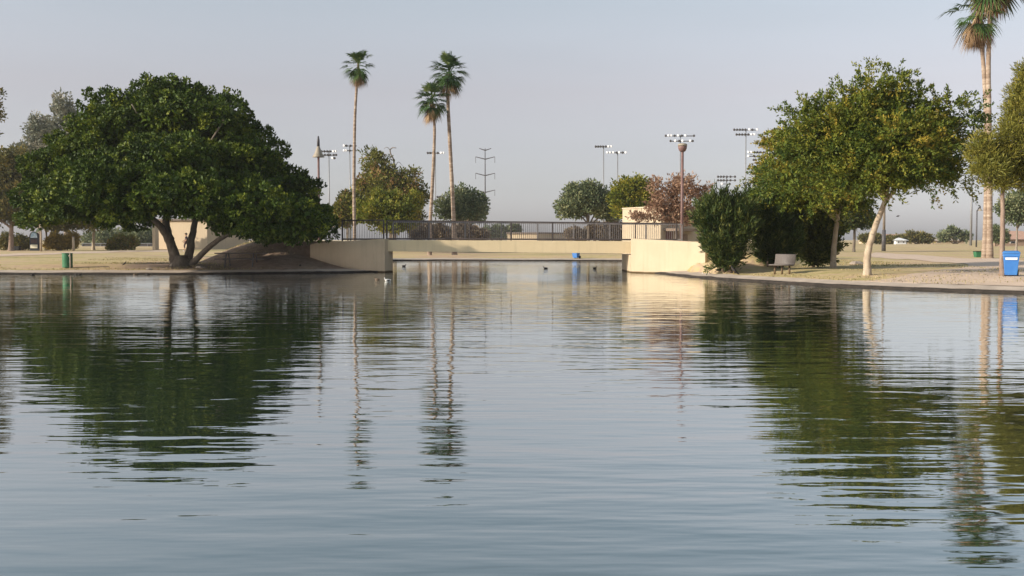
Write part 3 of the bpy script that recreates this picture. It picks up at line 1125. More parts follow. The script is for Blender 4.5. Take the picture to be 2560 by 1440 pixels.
# right-hand acacias
bA = G(2168, 688)
tree('acacia_tree', 'yellow green feathery tree with smooth pale leaning trunk beside the paved apron', 'tree', bA,
     [(2168, 650), (2172, 620), (2184, 580), (2200, 535), (2215, 500)], 20,
     [(2205, 268, 95, 62, 0), (2130, 318, 110, 84, -.5), (2270, 318, 95, 78, .5), (2200, 370, 150, 100, -1), (2320, 390, 88, 78, 0), (2365, 425, 58, 52, .5), (2090, 380, 100, 85, .5),
      (2240, 440, 110, 50, -.5), (2150, 450, 90, 55, -1), (2350, 300, 40, 50, 0), (2050, 340, 55, 50, 0), (2205, 225, 30, 36, 0), (2275, 250, 45, 34, .3), (2125, 258, 48, 32, -.3), (2375, 300, 34, 28, .2), (2010, 310, 36, 26, 0), (1975, 440, 40, 40, 0)],
     M['acacia'], M['bark_pale'], 1500, 40, 0.14, 0.065, 0.10, 21, depth=0.9, inset=0.82, mode='spray', spray=0.9, shell=0.45, up=0.3, boughs=(75, 0.95), hue_c=0.19, hue0=0.42, inner=0.3, low=-0.8)
bB = G(2083, 670)
tree('acacia_tree', 'yellowing tree with straight thin pale trunk, left of the leaning one', 'tree', bB,
     [(2084, 630), (2089, 580), (2095, 540)], 16,
     [(2010, 420, 90, 80, 0), (1955, 465, 58, 62, 0), (2070, 460, 95, 70, -.5), (2040, 365, 70, 60, .5), (1980, 495, 70, 42, -1), (2100, 495, 70, 40, 0), (1975, 380, 50, 50, 1)],
     M['acacia'], M['bark_pale'], 900, 40, 0.15, 0.07, 0.11, 22, depth=0.9, inset=0.84, mode='spray', spray=0.9, shell=0.45, up=0.2, boughs=(50, 0.95), hue_c=0.19, hue0=0.52, inner=0.3, low=-0.8)


def bush(label, px, py, lobes, seed, ncl, L=0.26, W=0.05, mat='oleander', name='oleander_bush', hue0=0.5, group=None, spray=0.9):
    b = G(px, py)
    t = thing(name, label, 'bush', b, group)
    lw = lobes_px(lobes, b.y, 0.85)
    mb = MB()
    g = random.Random(seed)
    for i in range(7):
        l = lw[i % len(lw)]
        e = Vector((l[0] + g.uniform(-.4, .4) * l[3], l[1] + g.uniform(-.4, .4) * l[4], l[2] + g.uniform(-.2, .5) * l[5]))
        s = Vector((b.x + g.uniform(-.25, .25), b.y + g.uniform(-.2, .2), b.z - 0.1))
        limb(mb, [s, s.lerp(e, 0.5) + Vector((0, 0, .1)), e], 0.05, 0.015, 6, seed=seed + i)
    mb.build('stem', M['bark_brown'], t, smooth=True)
    crown(t, lw, M[mat], ncl, 40, L, W, 0.13, seed, mode='upright', spray=spray, shell=0.55, up=1.5, hue_c=0.2, hue0=hue0, low=-0.95, name='foliage', inner=0.2)
    return t


bush('tall upright dark green bush against the right end of the cream wall', 1822, 681,
     [(1815, 570, 46, 52, 0), (1774, 556, 22, 44, 0), (1852, 566, 24, 56, 0), (1818, 642, 32, 34, 0), (1806, 610, 36, 42, -.3), (1838, 535, 22, 32, .3), (1800, 530, 18, 30, 0)], 31, 620, spray=0.7)
bush('shaded bush in the middle of the three, behind the park bench', 1928, 664,
     [(1925, 568, 46, 66, 0), (1955, 596, 30, 54, 0), (1905, 538, 32, 38, .5), (1935, 628, 42, 38, 0), (1888, 518, 22, 28, 1)], 32, 600, hue0=0.3, spray=0.7)
bush('leafy green bush growing between the bench and the thin pale trunk', 2040, 668,
     [(2040, 580, 40, 55, 0), (2040, 632, 42, 36, -.3), (2015, 560, 22, 40, 0), (2062, 600, 22, 55, 0)], 33, 520, hue0=0.66, W=0.08, L=0.2)

bP = G(2505, 691)
tree('pine_tree', 'olive green pine with bare reddish trunk beside the blue cart', 'tree', bP,
     [(2505, 640), (2507, 560), (2507, 480), (2515, 400)], 14,
     [(2455, 372, 32, 46, 0), (2475, 420, 46, 42, -.4), (2510, 400, 55, 52, .3), (2535, 330, 40, 62, 0), (2560, 260, 48, 62, 0), (2550, 440, 50, 40, .5), (2600, 230, 60, 70, 0), (2610, 350, 70, 80, -.4), (2640, 440, 60, 50, 0), (2500, 455, 32, 26, -.3), (2575, 185, 30, 34, 0)],
     M['pine'], M['bark_brown'], 950, 46, 0.17, 0.032, 0.26, 41, shell=0.5, depth=0.9, hue_c=0.22, inner=0.1, up=0.5, low=-0.8)


# --- palms
def palm(label, base, line_px, width_px, crown_r, seed, group, skirt=16, nfr=34, tilt=0.0, dead_long=8, skirt_len=1.0):
    t = thing('fan_palm', label, 'palm tree', base, group)
    Y = base.y
    k = ppm(Y)
    mb = MB()
    r0 = width_px / k / 2
    pts = [Vector((base.x, base.y, base.z - 0.2))] + [P(a, b, Y) for a, b in line_px]
    q = catmull([tuple(p) for p in pts], 10)
    m = len(q)
    g = random.Random(seed)
    rr = []
    for i in range(m):
        u = i / (m - 1)
        flare = 0.35 * max(0, 1 - u * 7)
        rr.append(r0 * (1.0 + flare - 0.38 * u) * (1 + 0.05 * g.uniform(-1, 1)))
    mb.tube(q, rr, 12)
    mb.build('trunk', M['palm_bark'], t, smooth=True)
    top = Vector(q[-1])
    ng = np.random.default_rng(seed)

    def fronds(n, el_lo, el_hi, dead, pl, br):
        V, H = [], []
        for i in range(n):
            az = 2 * math.pi * (i * 0.381966 + ng.uniform(-.04, .04))
            u = (i + 0.5) / n
            el = el_hi + (el_lo - el_hi) * u + ng.uniform(-7, 7)
            er = R(el)
            d = np.array([math.cos(az) * math.cos(er), math.sin(az) * math.cos(er), math.sin(er)])
            sidev = np.array([-math.sin(az), math.cos(az), 0.0])
            upv = np.cross(sidev, -d)
            upv = upv / (np.linalg.norm(upv) + 1e-9)
            if upv[2] < 0 and not dead:
                upv = -upv
            L = pl * ng.uniform(0.8, 1.2)
            p0 = np.array(top) + np.array([0, 0, ng.uniform(-.25, .25) - (0.35 if dead else 0)])
            p1 = p0 + d * L + np.array([0, 0, -0.10 * L])
            hue = ng.uniform(0.15, 0.75) + (0.25 if (el > 45 and not dead) else 0)
            w = 0.028 * crown_r
            V.append([p0 - sidev * w, p0 + sidev * w, p1 + sidev * w, p1 - sidev * w])
            H.append(hue + .2)
            # fan of pointed blades
            ns = 15 if not dead else 9
            spread = R(150) if not dead else R(52)
            br_ = br * ng.uniform(0.85, 1.15)
            for s in range(ns):
                a = -spread / 2 + spread * s / (ns - 1)
                dd = d * math.cos(a) + sidev * math.sin(a)
                fold = upv * (abs(math.sin(a)) * 0.25)
                ln = br_ * (0.62 + 0.38 * math.cos(a)) * ng.uniform(0.9, 1.1)
                droop = np.array([0, 0, -0.30 * ln * ng.uniform(0.6, 1.3)])
                wd = 0.55 * br_ * spread / ns
                perp = -d * math.sin(a) + sidev * math.cos(a)
                mid = p1 + (dd + fold) * ln * 0.55
                tip = p1 + (dd + fold) * ln + droop
                V.append([p1, mid + perp * wd * .5, tip, mid - perp * wd * .5])
                H.append(hue + ng.normal(0, .1))
        return np.array(V), np.array(H)
    pl = crown_r * 0.52
    V, H = fronds(nfr, -72, 82, False, pl, crown_r * 0.62)
    quads_mesh('crown', V, H, M['palm'], t)
    V, H = fronds(skirt, -88, -74, True, pl * 0.5 * skirt_len, crown_r * 0.6 * skirt_len)
    V2, H2 = fronds(dead_long, -74, -52, True, pl * 0.9, crown_r * 0.55)
    quads_mesh('dead_fronds', np.concatenate([V, V2]), np.concatenate([H, H2]), M['palm_dead'], t)
    return t


PG = 'tall fan palms around the lake'
Y1 = 92.0
b1 = Vector((P(886, 600, Y1).x, Y1, gz(P(886, 600, Y1).x, Y1)))
palm('tall lone fan palm left of the bridge with a tan skirt of dead fronds', b1, [(886, 560), (885, 480), (886, 360), (888, 280), (893, 200), (896, 160)], 9.0, 1.5, 51, PG, skirt=18, nfr=30, dead_long=8, skirt_len=1.15)
Y2 = 98.0
b2 = Vector((P(1074, 600, Y2).x, Y2, gz(P(1074, 600, Y2).x, Y2)))
palm('shorter of the two fan palms behind the bridge', b2, [(1075, 570), (1080, 480), (1085, 380), (1086, 310), (1080, 245)], 10.0, 1.8, 52, PG, skirt=16, nfr=36, dead_long=18, skirt_len=0.95)
b3 = Vector((P(1135, 600, Y2).x, Y2 + 1, gz(P(1135, 600, Y2).x, Y2 + 1)))
palm('taller and right one of the two fan palms behind the bridge', b3, [(1135, 570), (1131, 480), (1126, 380), (1121, 280), (1119, 220), (1123, 178)], 11.5, 2.0, 53, PG, skirt=8, nfr=40, dead_long=12, skirt_len=0.7)
b4 = G(2461, 646)
palm('thinner fan palm of the touching pair, its skirted crown hanging lower', b4, [(2464, 560), (2466, 420), (2464, 270), (2459, 170), (2453, 105), (2447, 55), (2444, 20)], 12.5, 2.3, 54, PG, skirt=20, nfr=17, dead_long=22, skirt_len=1.2)
b5 = G(2474, 646)
palm('thicker fan palm of the touching pair, rising out of the picture', b5, [(2474, 560), (2474, 420), (2472, 270), (2471, 160), (2474, 60), (2480, -72)], 15, 2.8, 55, PG, skirt=18, nfr=34, dead_long=30, skirt_len=1.0)


# --- background trees
def bg_tree(name, label, px, base_py, lobes, mat, seed, ncl, per=26, Y=None, L=None, W=None, cr=None, bark='bark_grey', width=10, fork=None, cat='tree', group='trees beyond the lake', **kw):
    b = G(px, base_py) if Y is None else None
    if b is None:
        x = P(px, 600, Y).x
        b = Vector((x, Y, gz(x, Y)))
    k = ppm(b.y)
    L = L or 7.0 / k
    W = W or L * 0.55
    cr = cr or 13.0 / k
    ty = fork or min(l[1] + l[3] * 0.6 for l in lobes)
    base_y = 600 + (CAM_Z - b.z) * k
    gg = random.Random(seed * 3 + 1)
    for l in list(lobes):
        for _ in range(2):
            a_ = gg.uniform(-0.2, math.pi + 0.2)
            f_ = gg.uniform(0.3, 0.5)
            lobes.append((l[0] + math.cos(a_) * l[2] * 0.85, l[1] - math.sin(a_) * l[3] * 0.85, l[2] * f_, l[3] * f_ * 1.1, gg.uniform(-1, 1)))
    kw.setdefault('inset', 0.90)
    if 'boughs' not in kw and mat != 'russet':
        kw['boughs'] = (10 + 7 * len(lobes), 15.0 / k)
    t = tree(name, label, cat, b, [(px + 1, (base_y + ty) / 2), (px + 2, ty)], width, lobes, M[mat], M[bark], ncl, per, L, W, cr, seed, group=group, **kw)
    return t


bg_tree('broadleaf_tree', 'tall olive and brown tree behind the left half of the railing', 985, 0,
        [(940, 425, 34, 52), (975, 470, 65, 62), (1015, 480, 42, 58), (925, 490, 35, 55), (1030, 520, 35, 45), (985, 540, 65, 45)], 'olive', 61, 560, Y=128, width=14, hue_c=0.3)
bg_tree('broadleaf_tree', 'round yellow green tree just behind the railing', 975, 0,
        [(960, 520, 52, 36), (1000, 525, 45, 40), (930, 535, 35, 30), (985, 560, 55, 28)], 'lime', 62, 420, Y=108, width=9, hue_c=0.3)
bg_tree('broadleaf_tree', 'small dull green tree beside the lone palm trunk', 868, 0,
        [(868, 515, 22, 32), (890, 530, 25, 35), (852, 545, 24, 30)], 'olive', 63, 220, Y=116, width=7)
bg_tree('broadleaf_tree', 'grey green tree right of the two middle palms', 1155, 0,
        [(1150, 510, 30, 32), (1178, 520, 26, 32), (1115, 525, 22, 28), (1165, 540, 45, 22)], 'sage', 64, 330, Y=135, width=8, hue_c=0.3)
bg_tree('broadleaf_tree', 'rounded grey green tree with dark forked trunk standing over the bridge middle', 1470, 0,
        [(1460, 505, 45, 36), (1430, 525, 36, 26), (1500, 520, 36, 32), (1475, 480, 25, 20), (1520, 535, 24, 18)], 'sage', 65, 430, Y=118, width=9, fork=560, bark='bark_dark', hue_c=0.3)
bg_tree('broadleaf_tree', 'yellow green tree behind the cream building', 1580, 0,
        [(1575, 480, 36, 32), (1610, 490, 34, 34), (1560, 515, 25, 35), (1620, 520, 34, 25)], 'lime', 66, 320, Y=112, width=8, hue_c=0.35)
rus = bg_tree('bare_russet_tree', 'russet brown half bare tree in front of the cream building', 1690, 0,
              [(1665, 478, 40, 36), (1715, 480, 40, 32), (1690, 520, 50, 30), (1640, 515, 30, 26), (1745, 500, 22, 28), (1690, 450, 18, 14), (1650, 545, 45, 20), (1615, 545, 34, 12), (1765, 478, 20, 16), (1700, 550, 50, 16)], 'russet', 67, 420, per=15, Y=73, width=7, bark='bark_brown', hue_c=0.25, cr=0.35, L=0.24, W=0.09, shell=0.4, inner=0.05)
bg_tree('dark_tree', 'dark green tree seen under the acacia crowns', 2135, 0,
        [(2130, 530, 40, 32), (2155, 550, 28, 26), (2110, 560, 26, 22)], 'oleander', 68, 300, Y=112, width=8, bark='bark_dark')
bg_tree('small_tree', 'small open tree behind the pine trunk at the picture edge', 2541, 0,
        [(2530, 525, 24, 22), (2550, 510, 24, 24), (2570, 530, 26, 22), (2540, 545, 20, 12)], 'sage', 69, 260, Y=120, width=6, fork=570, hue_c=0.3)
# left side, behind the big tree
bg_tree('gum_tree', 'tall pale gum tree showing above the big tree shoulder', 165, 0,
        [(162, 285, 30, 42), (140, 340, 32, 48), (185, 350, 30, 60), (160, 430, 45, 60), (150, 500, 45, 45)], 'gum', 70, 420, Y=150, width=13, hue_c=0.3, fork=420)
bg_tree('gum_tree', 'lower pale gum tree at the far left with a thin top', 98, 0,
        [(92, 330, 26, 38), (75, 390, 30, 45), (110, 400, 28, 50), (90, 470, 40, 50)], 'gum', 71, 360, Y=145, width=11, hue_c=0.3, fork=430)
bg_tree('broadleaf_tree', 'dark brown leaved tree at the left picture edge', 27, 0,
        [(20, 420, 42, 55), (40, 470, 38, 55), (-25, 450, 50, 70), (15, 520, 50, 55), (50, 545, 30, 36), (-30, 540, 45, 45)], 'umber', 72, 560, Y=120, width=14, bark='bark_brown', hue_c=0.3, fork=560)
bg_tree('broadleaf_tree', 'tree mostly beyond the left edge with one leafy twig showing', -70, 0,
        [(-60, 260, 62, 50), (-90, 330, 80, 80), (-20, 290, 30, 22), (-70, 420, 70, 70)], 'umber', 73, 420, Y=80, width=16, bark='bark_brown', fork=430)
bg_tree('mesquite_tree', 'dark forked tree with pale limbs beside the notice board', 116, 0,
        [(110, 545, 40, 22), (150, 560, 36, 20), (185, 555, 36, 18), (220, 560, 32, 16)], 'umber', 74, 320, Y=128, width=9, bark='bark_dark', fork=596)
bg_tree('broadleaf_tree', 'pale trunked tree behind the left side of the big crown', 233, 0,
        [(230, 540, 40, 28), (265, 530, 36, 30), (200, 525, 40, 30)], 'olive', 75, 260, Y=132, width=9, bark='bark_pale', fork=570)
bg_tree('far_tree', 'dark green far tree left of the small building', 300, 0,
        [(285, 598, 36, 14), (345, 598, 45, 14), (250, 600, 30, 12)], 'sage', 76, 260, Y=210, width=8, fork=606)


def shrub(name, label, px, Y, lobes, mat, seed, ncl, per=24, cat='shrub', group=None, L=None, **kw):
    x = P(px, 600, Y).x
    b = Vector((x, Y, gz(x, Y)))
    t = thing(name, label, cat, b, group)
    k = ppm(Y)
    lw = lobes_px(lobes, Y, 0.9)
    mb = MB()
    g = random.Random(seed)
    for i in range(5):
        l = lw[i % len(lw)]
        e = Vector((l[0] + g.uniform(-.5, .5) * l[3], l[1], l[2] + g.uniform(0, .5) * l[5]))
        mb.tube([Vector((b.x + 0.02 * (i - 2), b.y, b.z - 0.1)), (Vector((b.x + (l[0] - b.x) * 0.6, b.y, b.z)) + e) / 2, e], [1.6 / k, 1.0 / k, 0.5 / k], 5)
    mb.build('stem', M['bark_brown'], t, smooth=True)
    L = L or 6.0 / k
    crown(t, lw, M[mat], ncl, per, L, L * 0.45, 8.0 / k, seed, shell=0.4, name='foliage', low=-0.9, **kw)
    return t


DG = 'dry brown shrubs behind the bridge railing'
for i, (lab, px, lob) in enumerate((
        ('brown dry shrub behind the railing, left of the shorter middle palm trunk', 1052, [(1045, 582, 22, 18), (1065, 578, 18, 16)]),
        ('brown dry shrub behind the railing, between the two middle palm trunks', 1105, [(1098, 580, 24, 22), (1120, 586, 18, 16)]),
        ('brown dry shrub behind the railing, right of the taller middle palm trunk', 1168, [(1160, 578, 26, 22), (1180, 582, 22, 18)]),
        ('low brown dry shrub behind the railing by the pylon foot', 1202, [(1200, 588, 20, 14)]),
        ('low dry shrub behind the railing, left of the dark forked trunk', 1440, [(1436, 585, 22, 16), (1452, 590, 18, 12)]),
        ('wide dry shrub behind the railing, right of the dark forked trunk', 1497, [(1490, 578, 26, 22), (1508, 586, 22, 16)]),
        ('tall dry shrub behind the railing, touching the cream building', 1535, [(1532, 574, 22, 28), (1545, 584, 14, 18)]))):
    shrub('dry_shrub', lab, px, 118 if px < 1300 else 121 + i * 0.5, lob, 'dry', 181 + i, 60 * len(lob) + 40, hue_c=0.3, group=DG)
shrub('yellow_shrub', 'golden yellow shrub by the cream post', 152, 124, [(140, 605, 20, 20), (165, 607, 18, 18), (180, 600, 12, 24), (125, 612, 12, 12)], 'gold', 83, 220, hue_c=0.3)
shrub('green_shrub', 'loose brownish green shrub before the pipe fence', 312, 130, [(300, 605, 20, 18), (325, 607, 18, 16), (285, 612, 16, 12)], 'olive', 84, 200, hue_c=0.3)
shrub('low_shrub', 'low dull shrub under the brown tree on the left', 60, 126, [(50, 605, 22, 18), (15, 605, 22, 20), (72, 610, 14, 14)], 'umber', 85, 180)
FG = 'far trees along the horizon'
for i, (px, lob, mt, Yf, lab) in enumerate((
        (1240, [(1222, 582, 14, 14), (1243, 580, 14, 16), (1262, 582, 12, 16)], 'sage', 260, 'bluish wide far tree left of the long low building'),
        (1281, [(1281, 574, 3, 11)], 'sage', 330, 'thin pointed far tree over the long low building, left of its twin'),
        (1291, [(1291, 575, 4, 10)], 'sage', 332, 'thin pointed far tree over the long low building, right of its twin'),
        (2238, [(2225, 600, 12, 8), (2250, 600, 12, 8)], 'umber', 265, 'brown low far scrub tree by the white shed'),
        (2292, [(2275, 592, 10, 12), (2300, 595, 16, 10), (2320, 598, 12, 8)], 'umber', 270, 'dark brown spreading far tree right of the white shed'),
        (2388, [(2380, 578, 7, 14), (2392, 585, 10, 12), (2360, 590, 14, 10), (2415, 592, 12, 9)], 'sage', 275, 'green far tree with a pointed top, left of the two thin poles'),
        (2490, [(2488, 585, 14, 20), (2505, 592, 14, 16)], 'sage', 180, 'round green tree between palm and pine trunks'),
        (2175, [(2165, 596, 12, 8), (2190, 597, 12, 8)], 'umber', 255, 'brown low far tree under the dark tree'))):
    shrub('far_tree', lab, px, Yf, lob, mt, 90 + i, 130 if Yf > 250 else 220, cat='tree', group=FG)


# a bare dead branch stands out of the olive tree
db = thing('dead_tree', 'bare dead snag curling above the olive tree', 'dead tree', Vector((P(985, 600, 130).x, 130, gz(P(985, 600, 130).x, 130))))
mb = MB()
limb(mb, [Vector(db.location), P(985, 500, 130), P(987, 430, 130), P(984, 400, 130), P(975, 380, 130), P(980, 370, 130), P(990, 370, 130)], 0.16, 0.05, 7, seed=5)
limb(mb, [P(986, 420, 130), P(996, 405, 130.4), P(1006, 415, 130.5)], 0.06, 0.02, 5, seed=6)
limb(mb, [P(984, 402, 130), P(970, 395, 129.6), P(962, 400, 129.6)], 0.06, 0.02, 5, seed=7)
limb(mb, [P(977, 378, 130), P(968, 368, 129.8), P(960, 372, 129.8)], 0.05, 0.02, 5, seed=9)
mb.build('trunk', M['bark_grey'], db, smooth=True)

# ================================================================ BUILDINGS
def wall_box(mb, a, b, depth, z0, z1):
    """upright box whose front runs from a to b (xy), going back by depth"""
    a, b = Vector((*a, 0)), Vector((*b, 0))
    d = (b - a).normalized()
    n = Vector((-d.y, d.x, 0))
    if n.y < 0:
        n = -n
    vs = []
    for z in (z0, z1):
        for p in (a, b, b + n * depth, a + n * depth):
            vs.append((p.x, p.y, z))
    mb.add(vs, [(3, 2, 1, 0), (4, 5, 6, 7), (0, 1, 5, 4), (1, 2, 6, 5), (2, 3, 7, 6), (3, 0, 4, 7)])


def prism_xy(pts, z0, z1):
    mb = MB()
    n = len(pts)
    vs = [(x, y, z0) for x, y in pts] + [(x, y, z1) for x, y in pts]
    fs = [tuple(reversed(range(n))), tuple(range(n, 2 * n))] + [(i, (i + 1) % n, (i + 1) % n + n, i + n) for i in range(n)]
    return mb.add(vs, fs)


# right building: one corner towards the lake, left face in the sun, right face in shade
def xy(px, Y):
    return (P(px, 600, Y).x, Y)


cA, cB, cC = xy(1556, 84.5), xy(1652, 79.5), xy(1800, 87.0)
cD = (cA[0] + cC[0] - cB[0], cA[1] + cC[1] - cB[1])
rb = thing('park_building', 'flat roofed cream park building behind the right end of the bridge', 'building', (cB[0], cB[1], gz(*cB)))
zb_ = 0.0
ztop = P(1600, 520.5, 82).z
prism_xy([cA, cB, cC, cD], zb_, ztop).build('wall', M['cream'], rb)
cx = (cA[0] + cC[0]) / 2
cy = (cA[1] + cC[1]) / 2
gro = lambda p, k: (cx + (p[0] - cx) * k, cy + (p[1] - cy) * k)
prism_xy([gro(p, 1.015) for p in (cA, cB, cC, cD)], ztop + 0.003, ztop + 0.10).build('roof', M['tan'], rb)
# awning over the shaded entrance, and the dark door
dv = Vector((cC[0] - cB[0], cC[1] - cB[1], 0)).normalized()
nv_ = Vector((dv.y, -dv.x, 0))
eB = Vector((*cB, 0))


def face_box(o, along, out, z0, z1, w, th, name, mat, parent):
    c = eB + dv * along + nv_ * (out + th / 2)
    m = MB()
    m.box((c.x, c.y, (z0 + z1) / 2), (w, th, z1 - z0), rz=math.atan2(dv.y, dv.x))
    return m.build(name, mat, parent)


face_box(None, 2.6, 0.003, 2.55, 2.75, 4.4, 1.3, 'canopy', M['brick'], rb)
face_box(None, 1.2, 0.003, 0.4, 2.5, 1.0, 0.06, 'door', M['door'], rb)
face_box(None, 3.2, 0.003, 0.4, 2.3, 1.6, 0.10, 'screen_wall', M['brick'], rb)
dl = Vector((cB[0] - cA[0], cB[1] - cA[1], 0)).normalized()
nl = Vector((dl.y, -dl.x, 0))
for f in (0.28, 0.62):
    q = Vector((*cA, 0)) + dl * (Vector((cB[0] - cA[0], cB[1] - cA[1], 0)).length * f)
    m = MB()
    m.box((q.x + nl.x * 0.06, q.y + nl.y * 0.06, ztop - 0.75), (0.22, 0.12, 0.2), rz=math.atan2(dl.y, dl.x))
    m.build('vent', M['steel_dark'], rb)

# left building behind the big tree
lA, lB, lC = xy(392, 141), xy(518, 138), xy(622, 148)
lD = (lA[0] + lC[0] - lB[0], lA[1] + lC[1] - lB[1])
lb = thing('park_building', 'cream walled small building seen under the big tree crown', 'building', (lB[0], lB[1], gz(*lB)))
lz = gz(*lB)
prism_xy([lA, lB, lC, lD], lz - 0.4, lz + 3.9).build('wall', M['cream'], lb)
prism_xy([(lA[0] - .3, lA[1] - .3), (lB[0], lB[1] - .4), (lC[0] + .3, lC[1]), (lD[0], lD[1] + .3)], lz + 3.903, lz + 4.15).build('roof', M['roof_dark'], lb)
m = MB()
pA = xy(389, 136)
m.box((pA[0], pA[1], lz + 1.75), (0.72, 0.5, 4.2), rz=R(-38))
m.build('column', M['cream'], lb)

# long low far building
fa, fb, fc = xy(1268, 210), xy(1345, 208), xy(1440, 224)
fd = (fa[0] + fc[0] - fb[0], fa[1] + fc[1] - fb[1])
fl = thing('long_building', 'long low pale building far behind the bridge middle', 'building', (fb[0], fb[1], gz(*fb)))
fz = gz(*fb)
prism_xy([fa, fb, fc, fd], fz - 0.3, fz + 2.45).build('wall', M['cream'], fl)
prism_xy([(fa[0] - .2, fa[1] - .3), (fb[0] + .1, fb[1] - .4), (fc[0] + .3, fc[1] - .2), (fd[0], fd[1] + .2)], fz + 2.453, fz + 2.72).build('roof', M['roof_dark'], fl)

# dark table-like shelter near it
p = P(1357, 600, 150)
tb = thing('park_table', 'small dark park table showing above the bridge edge', 'table', (p.x, 150, gz(p.x, 150)))
z0 = gz(p.x, 150)
m = MB()
m.box((p.x, 150, z0 + 1.12), (1.7, 1.2, 0.10))
m.build('tabletop', M['steel_dark'], tb)
for sx in (-0.7, 0, 0.7):
    m = MB()
    m.box((p.x + sx, 150, z0 + 0.52), (0.10, 0.5, 1.09))
    m.build('leg', M['steel_dark'], tb)


def house(label, px, Y, w, h, roof_h, wmat, rmat, depth=7.0):
    x = P(px, 600, Y).x
    z = gz(x, Y)
    t = thing('house', label, 'house', (x, Y, z), 'houses beyond the park')
    m = MB()
    m.box((x, Y + depth / 2, z + h / 2 - 0.2), (w, depth, h + 0.4))
    m.build('wall', M[wmat], t)
    m = MB()
    o = 0.5
    m.add([(x - w / 2 - o, Y - o, z + h + .02), (x + w / 2 + o, Y - o, z + h + .02), (x + w / 2 + o, Y + depth + o, z + h + .02), (x - w / 2 - o, Y + depth + o, z + h + .02),
           (x - w / 2 + depth * .35, Y + depth / 2, z + h + roof_h), (x + w / 2 - depth * .35, Y + depth / 2, z + h + roof_h)],
          [(3, 2, 1, 0), (0, 1, 5, 4), (1, 2, 5), (2, 3, 4, 5), (3, 0, 4)])
    m.build('roof', M[rmat], t)
    for k in (-0.28, 0.22):
        m = MB()
        m.box((x + w * k, Y - 0.03, z + h * 0.55), (w * 0.14, 0.06, h * 0.35))
        f = m.build('window', M['white'], t)
        m = MB()
        m.box((x + w * k, Y - 0.075, z + h * 0.55), (w * 0.11, 0.025, h * 0.28))
        m.build('pane', M['black'], f)
    return t


house('distant house with low pinkish tile roof under the acacia crown', 2240, 300, 17, 1.1, 1.7, 'tan', 'roof_tile')
house('tiny white shed at the field edge', 2253, 262, 2.6, 0.95, 0.7, 'white', 'white', 3.0)
house('distant pale house with low grey roof left of the thin poles', 2370, 282, 9, 0.9, 0.7, 'cream', 'concrete')
house('house with pink tile roof at the right picture edge', 2560, 190, 7.5, 1.2, 1.6, 'brick', 'roof_tile')

# ================================================================ LIGHT POLES, PYLON
def flood_pole(label, px, rows, Y, side=0.0):
    """rows: list of (py, [pixel offsets of the lamps]); heads face several ways, white ones painted as sun glint"""
    x = P(px, 600, Y).x
    z0 = gz(x, Y)
    t = thing('field_light', label, 'field light', (x, Y, z0), 'sports field floodlights behind the park')
    k = ppm(Y)
    top = P(px, rows[0][0], Y).z
    m = MB()
    m.tube([(x, Y, z0 - 0.2), (x, Y, top + 0.2)], [1.9 / k, 1.2 / k], 8)
    m.build('pole', M['steel'], t, smooth=True)
    for py, offs, glint in rows:
        zr = P(px, py, Y).z
        m = MB()
        m.box((x + (min(offs) + max(offs)) / 2 / k, Y, zr), ((max(offs) - min(offs)) / k, 0.22, 0.2))
        m.build('crossarm', M['steel_dark'], t)
        for i, o in enumerate(offs):
            r = 3.0 / k
            c = Vector((x + o / k, Y - 0.1 - r * 0.6, zr + 0.1))
            d = Vector((-0.3, -1.0, -0.12)).normalized() if glint[i] == '1' else Vector((0.35, 1.0, -0.45)).normalized()
            h = MB()
            h.tube([c - d * r * 0.9, c - d * r * 0.5, c + d * r * 0.35, c + d * r * 0.8], [r * 0.35, r * 0.7, r * 0.95, r * 1.0], 10)
            fo = h.build('floodlight', M['steel_dark'], t, smooth=False)
            if glint[i] == '1':
                h = MB()
                h.tube([c + d * r * 0.81, c + d * r * 0.95], [r * 0.95, r * 0.7], 10)
                h.build('lens', M['lens'], fo)  # white disc painted as the sun's glint, the lamp is off
    return t


flood_pole('floodlight pole beside the bell topped lamp post', 824, [(379, [-18, -11, -4, 3, 12, 18], '000011'), (388, [-17, -10, -3, 3, 12, 18], '100000'), (396, [10, 14], '10')], 260)
flood_pole('floodlight pole half hidden by the lone palm trunk', 876, [(365, [-13, -8, 2, 14], '1000'), (377, [-13, -8, 0, 14], '1100')], 265)
flood_pole('floodlight pole crossing behind the shorter middle palm', 1089, [(383, [-19, -13, -7, 6, 15, 21], '000011')], 270)
flood_pole('short floodlight pole behind the shorter middle palm trunk, low head', 1100, [(493, [-6, 0, 6], '000')], 240)
flood_pole('left one of the two single row floodlight poles right of the pylon', 1508, [(367, [-20, -14, -8, -2, 5, 12, 19], '0000011')], 262)
flood_pole('right one of the two single row floodlight poles right of the pylon', 1543, [(382, [-26, -19, -11, -3, 4, 12, 20], '1110101')], 280)
flood_pole('floodlight pole directly behind the bowl topped lamp post', 1699, [(340, [-37, -30, -23, -15, -6, 3, 12, 33], '01101010'), (353, [-25, -13, -4, 5, 24, 30], '010110')], 240)
flood_pole('tallest floodlight pole left of the acacia crown', 1862, [(325, [-30, -23, -16, -9, -2, 8, 15, 27], '00000101'), (337, [-24, -17, -10, -3, 5, 13, 20], '0000011')], 235)
flood_pole('floodlight pole with three rows at the acacia crown edge', 1895, [(381, [-27, -20, -12, -5, 3, 11, 22], '1100001'), (391, [-27, -12, -4, 6, 14, 20], '100000'), (400, [-14, -9], '00')], 275)
flood_pole('lowest floodlight pole above the tall upright bush', 1815, [(442, [-22, -15, -8, 0, 9, 20], '000000'), (451, [-22, -15, -8, 0, 9, 20], '000000'), (460, [-12, 7], '10')], 330)

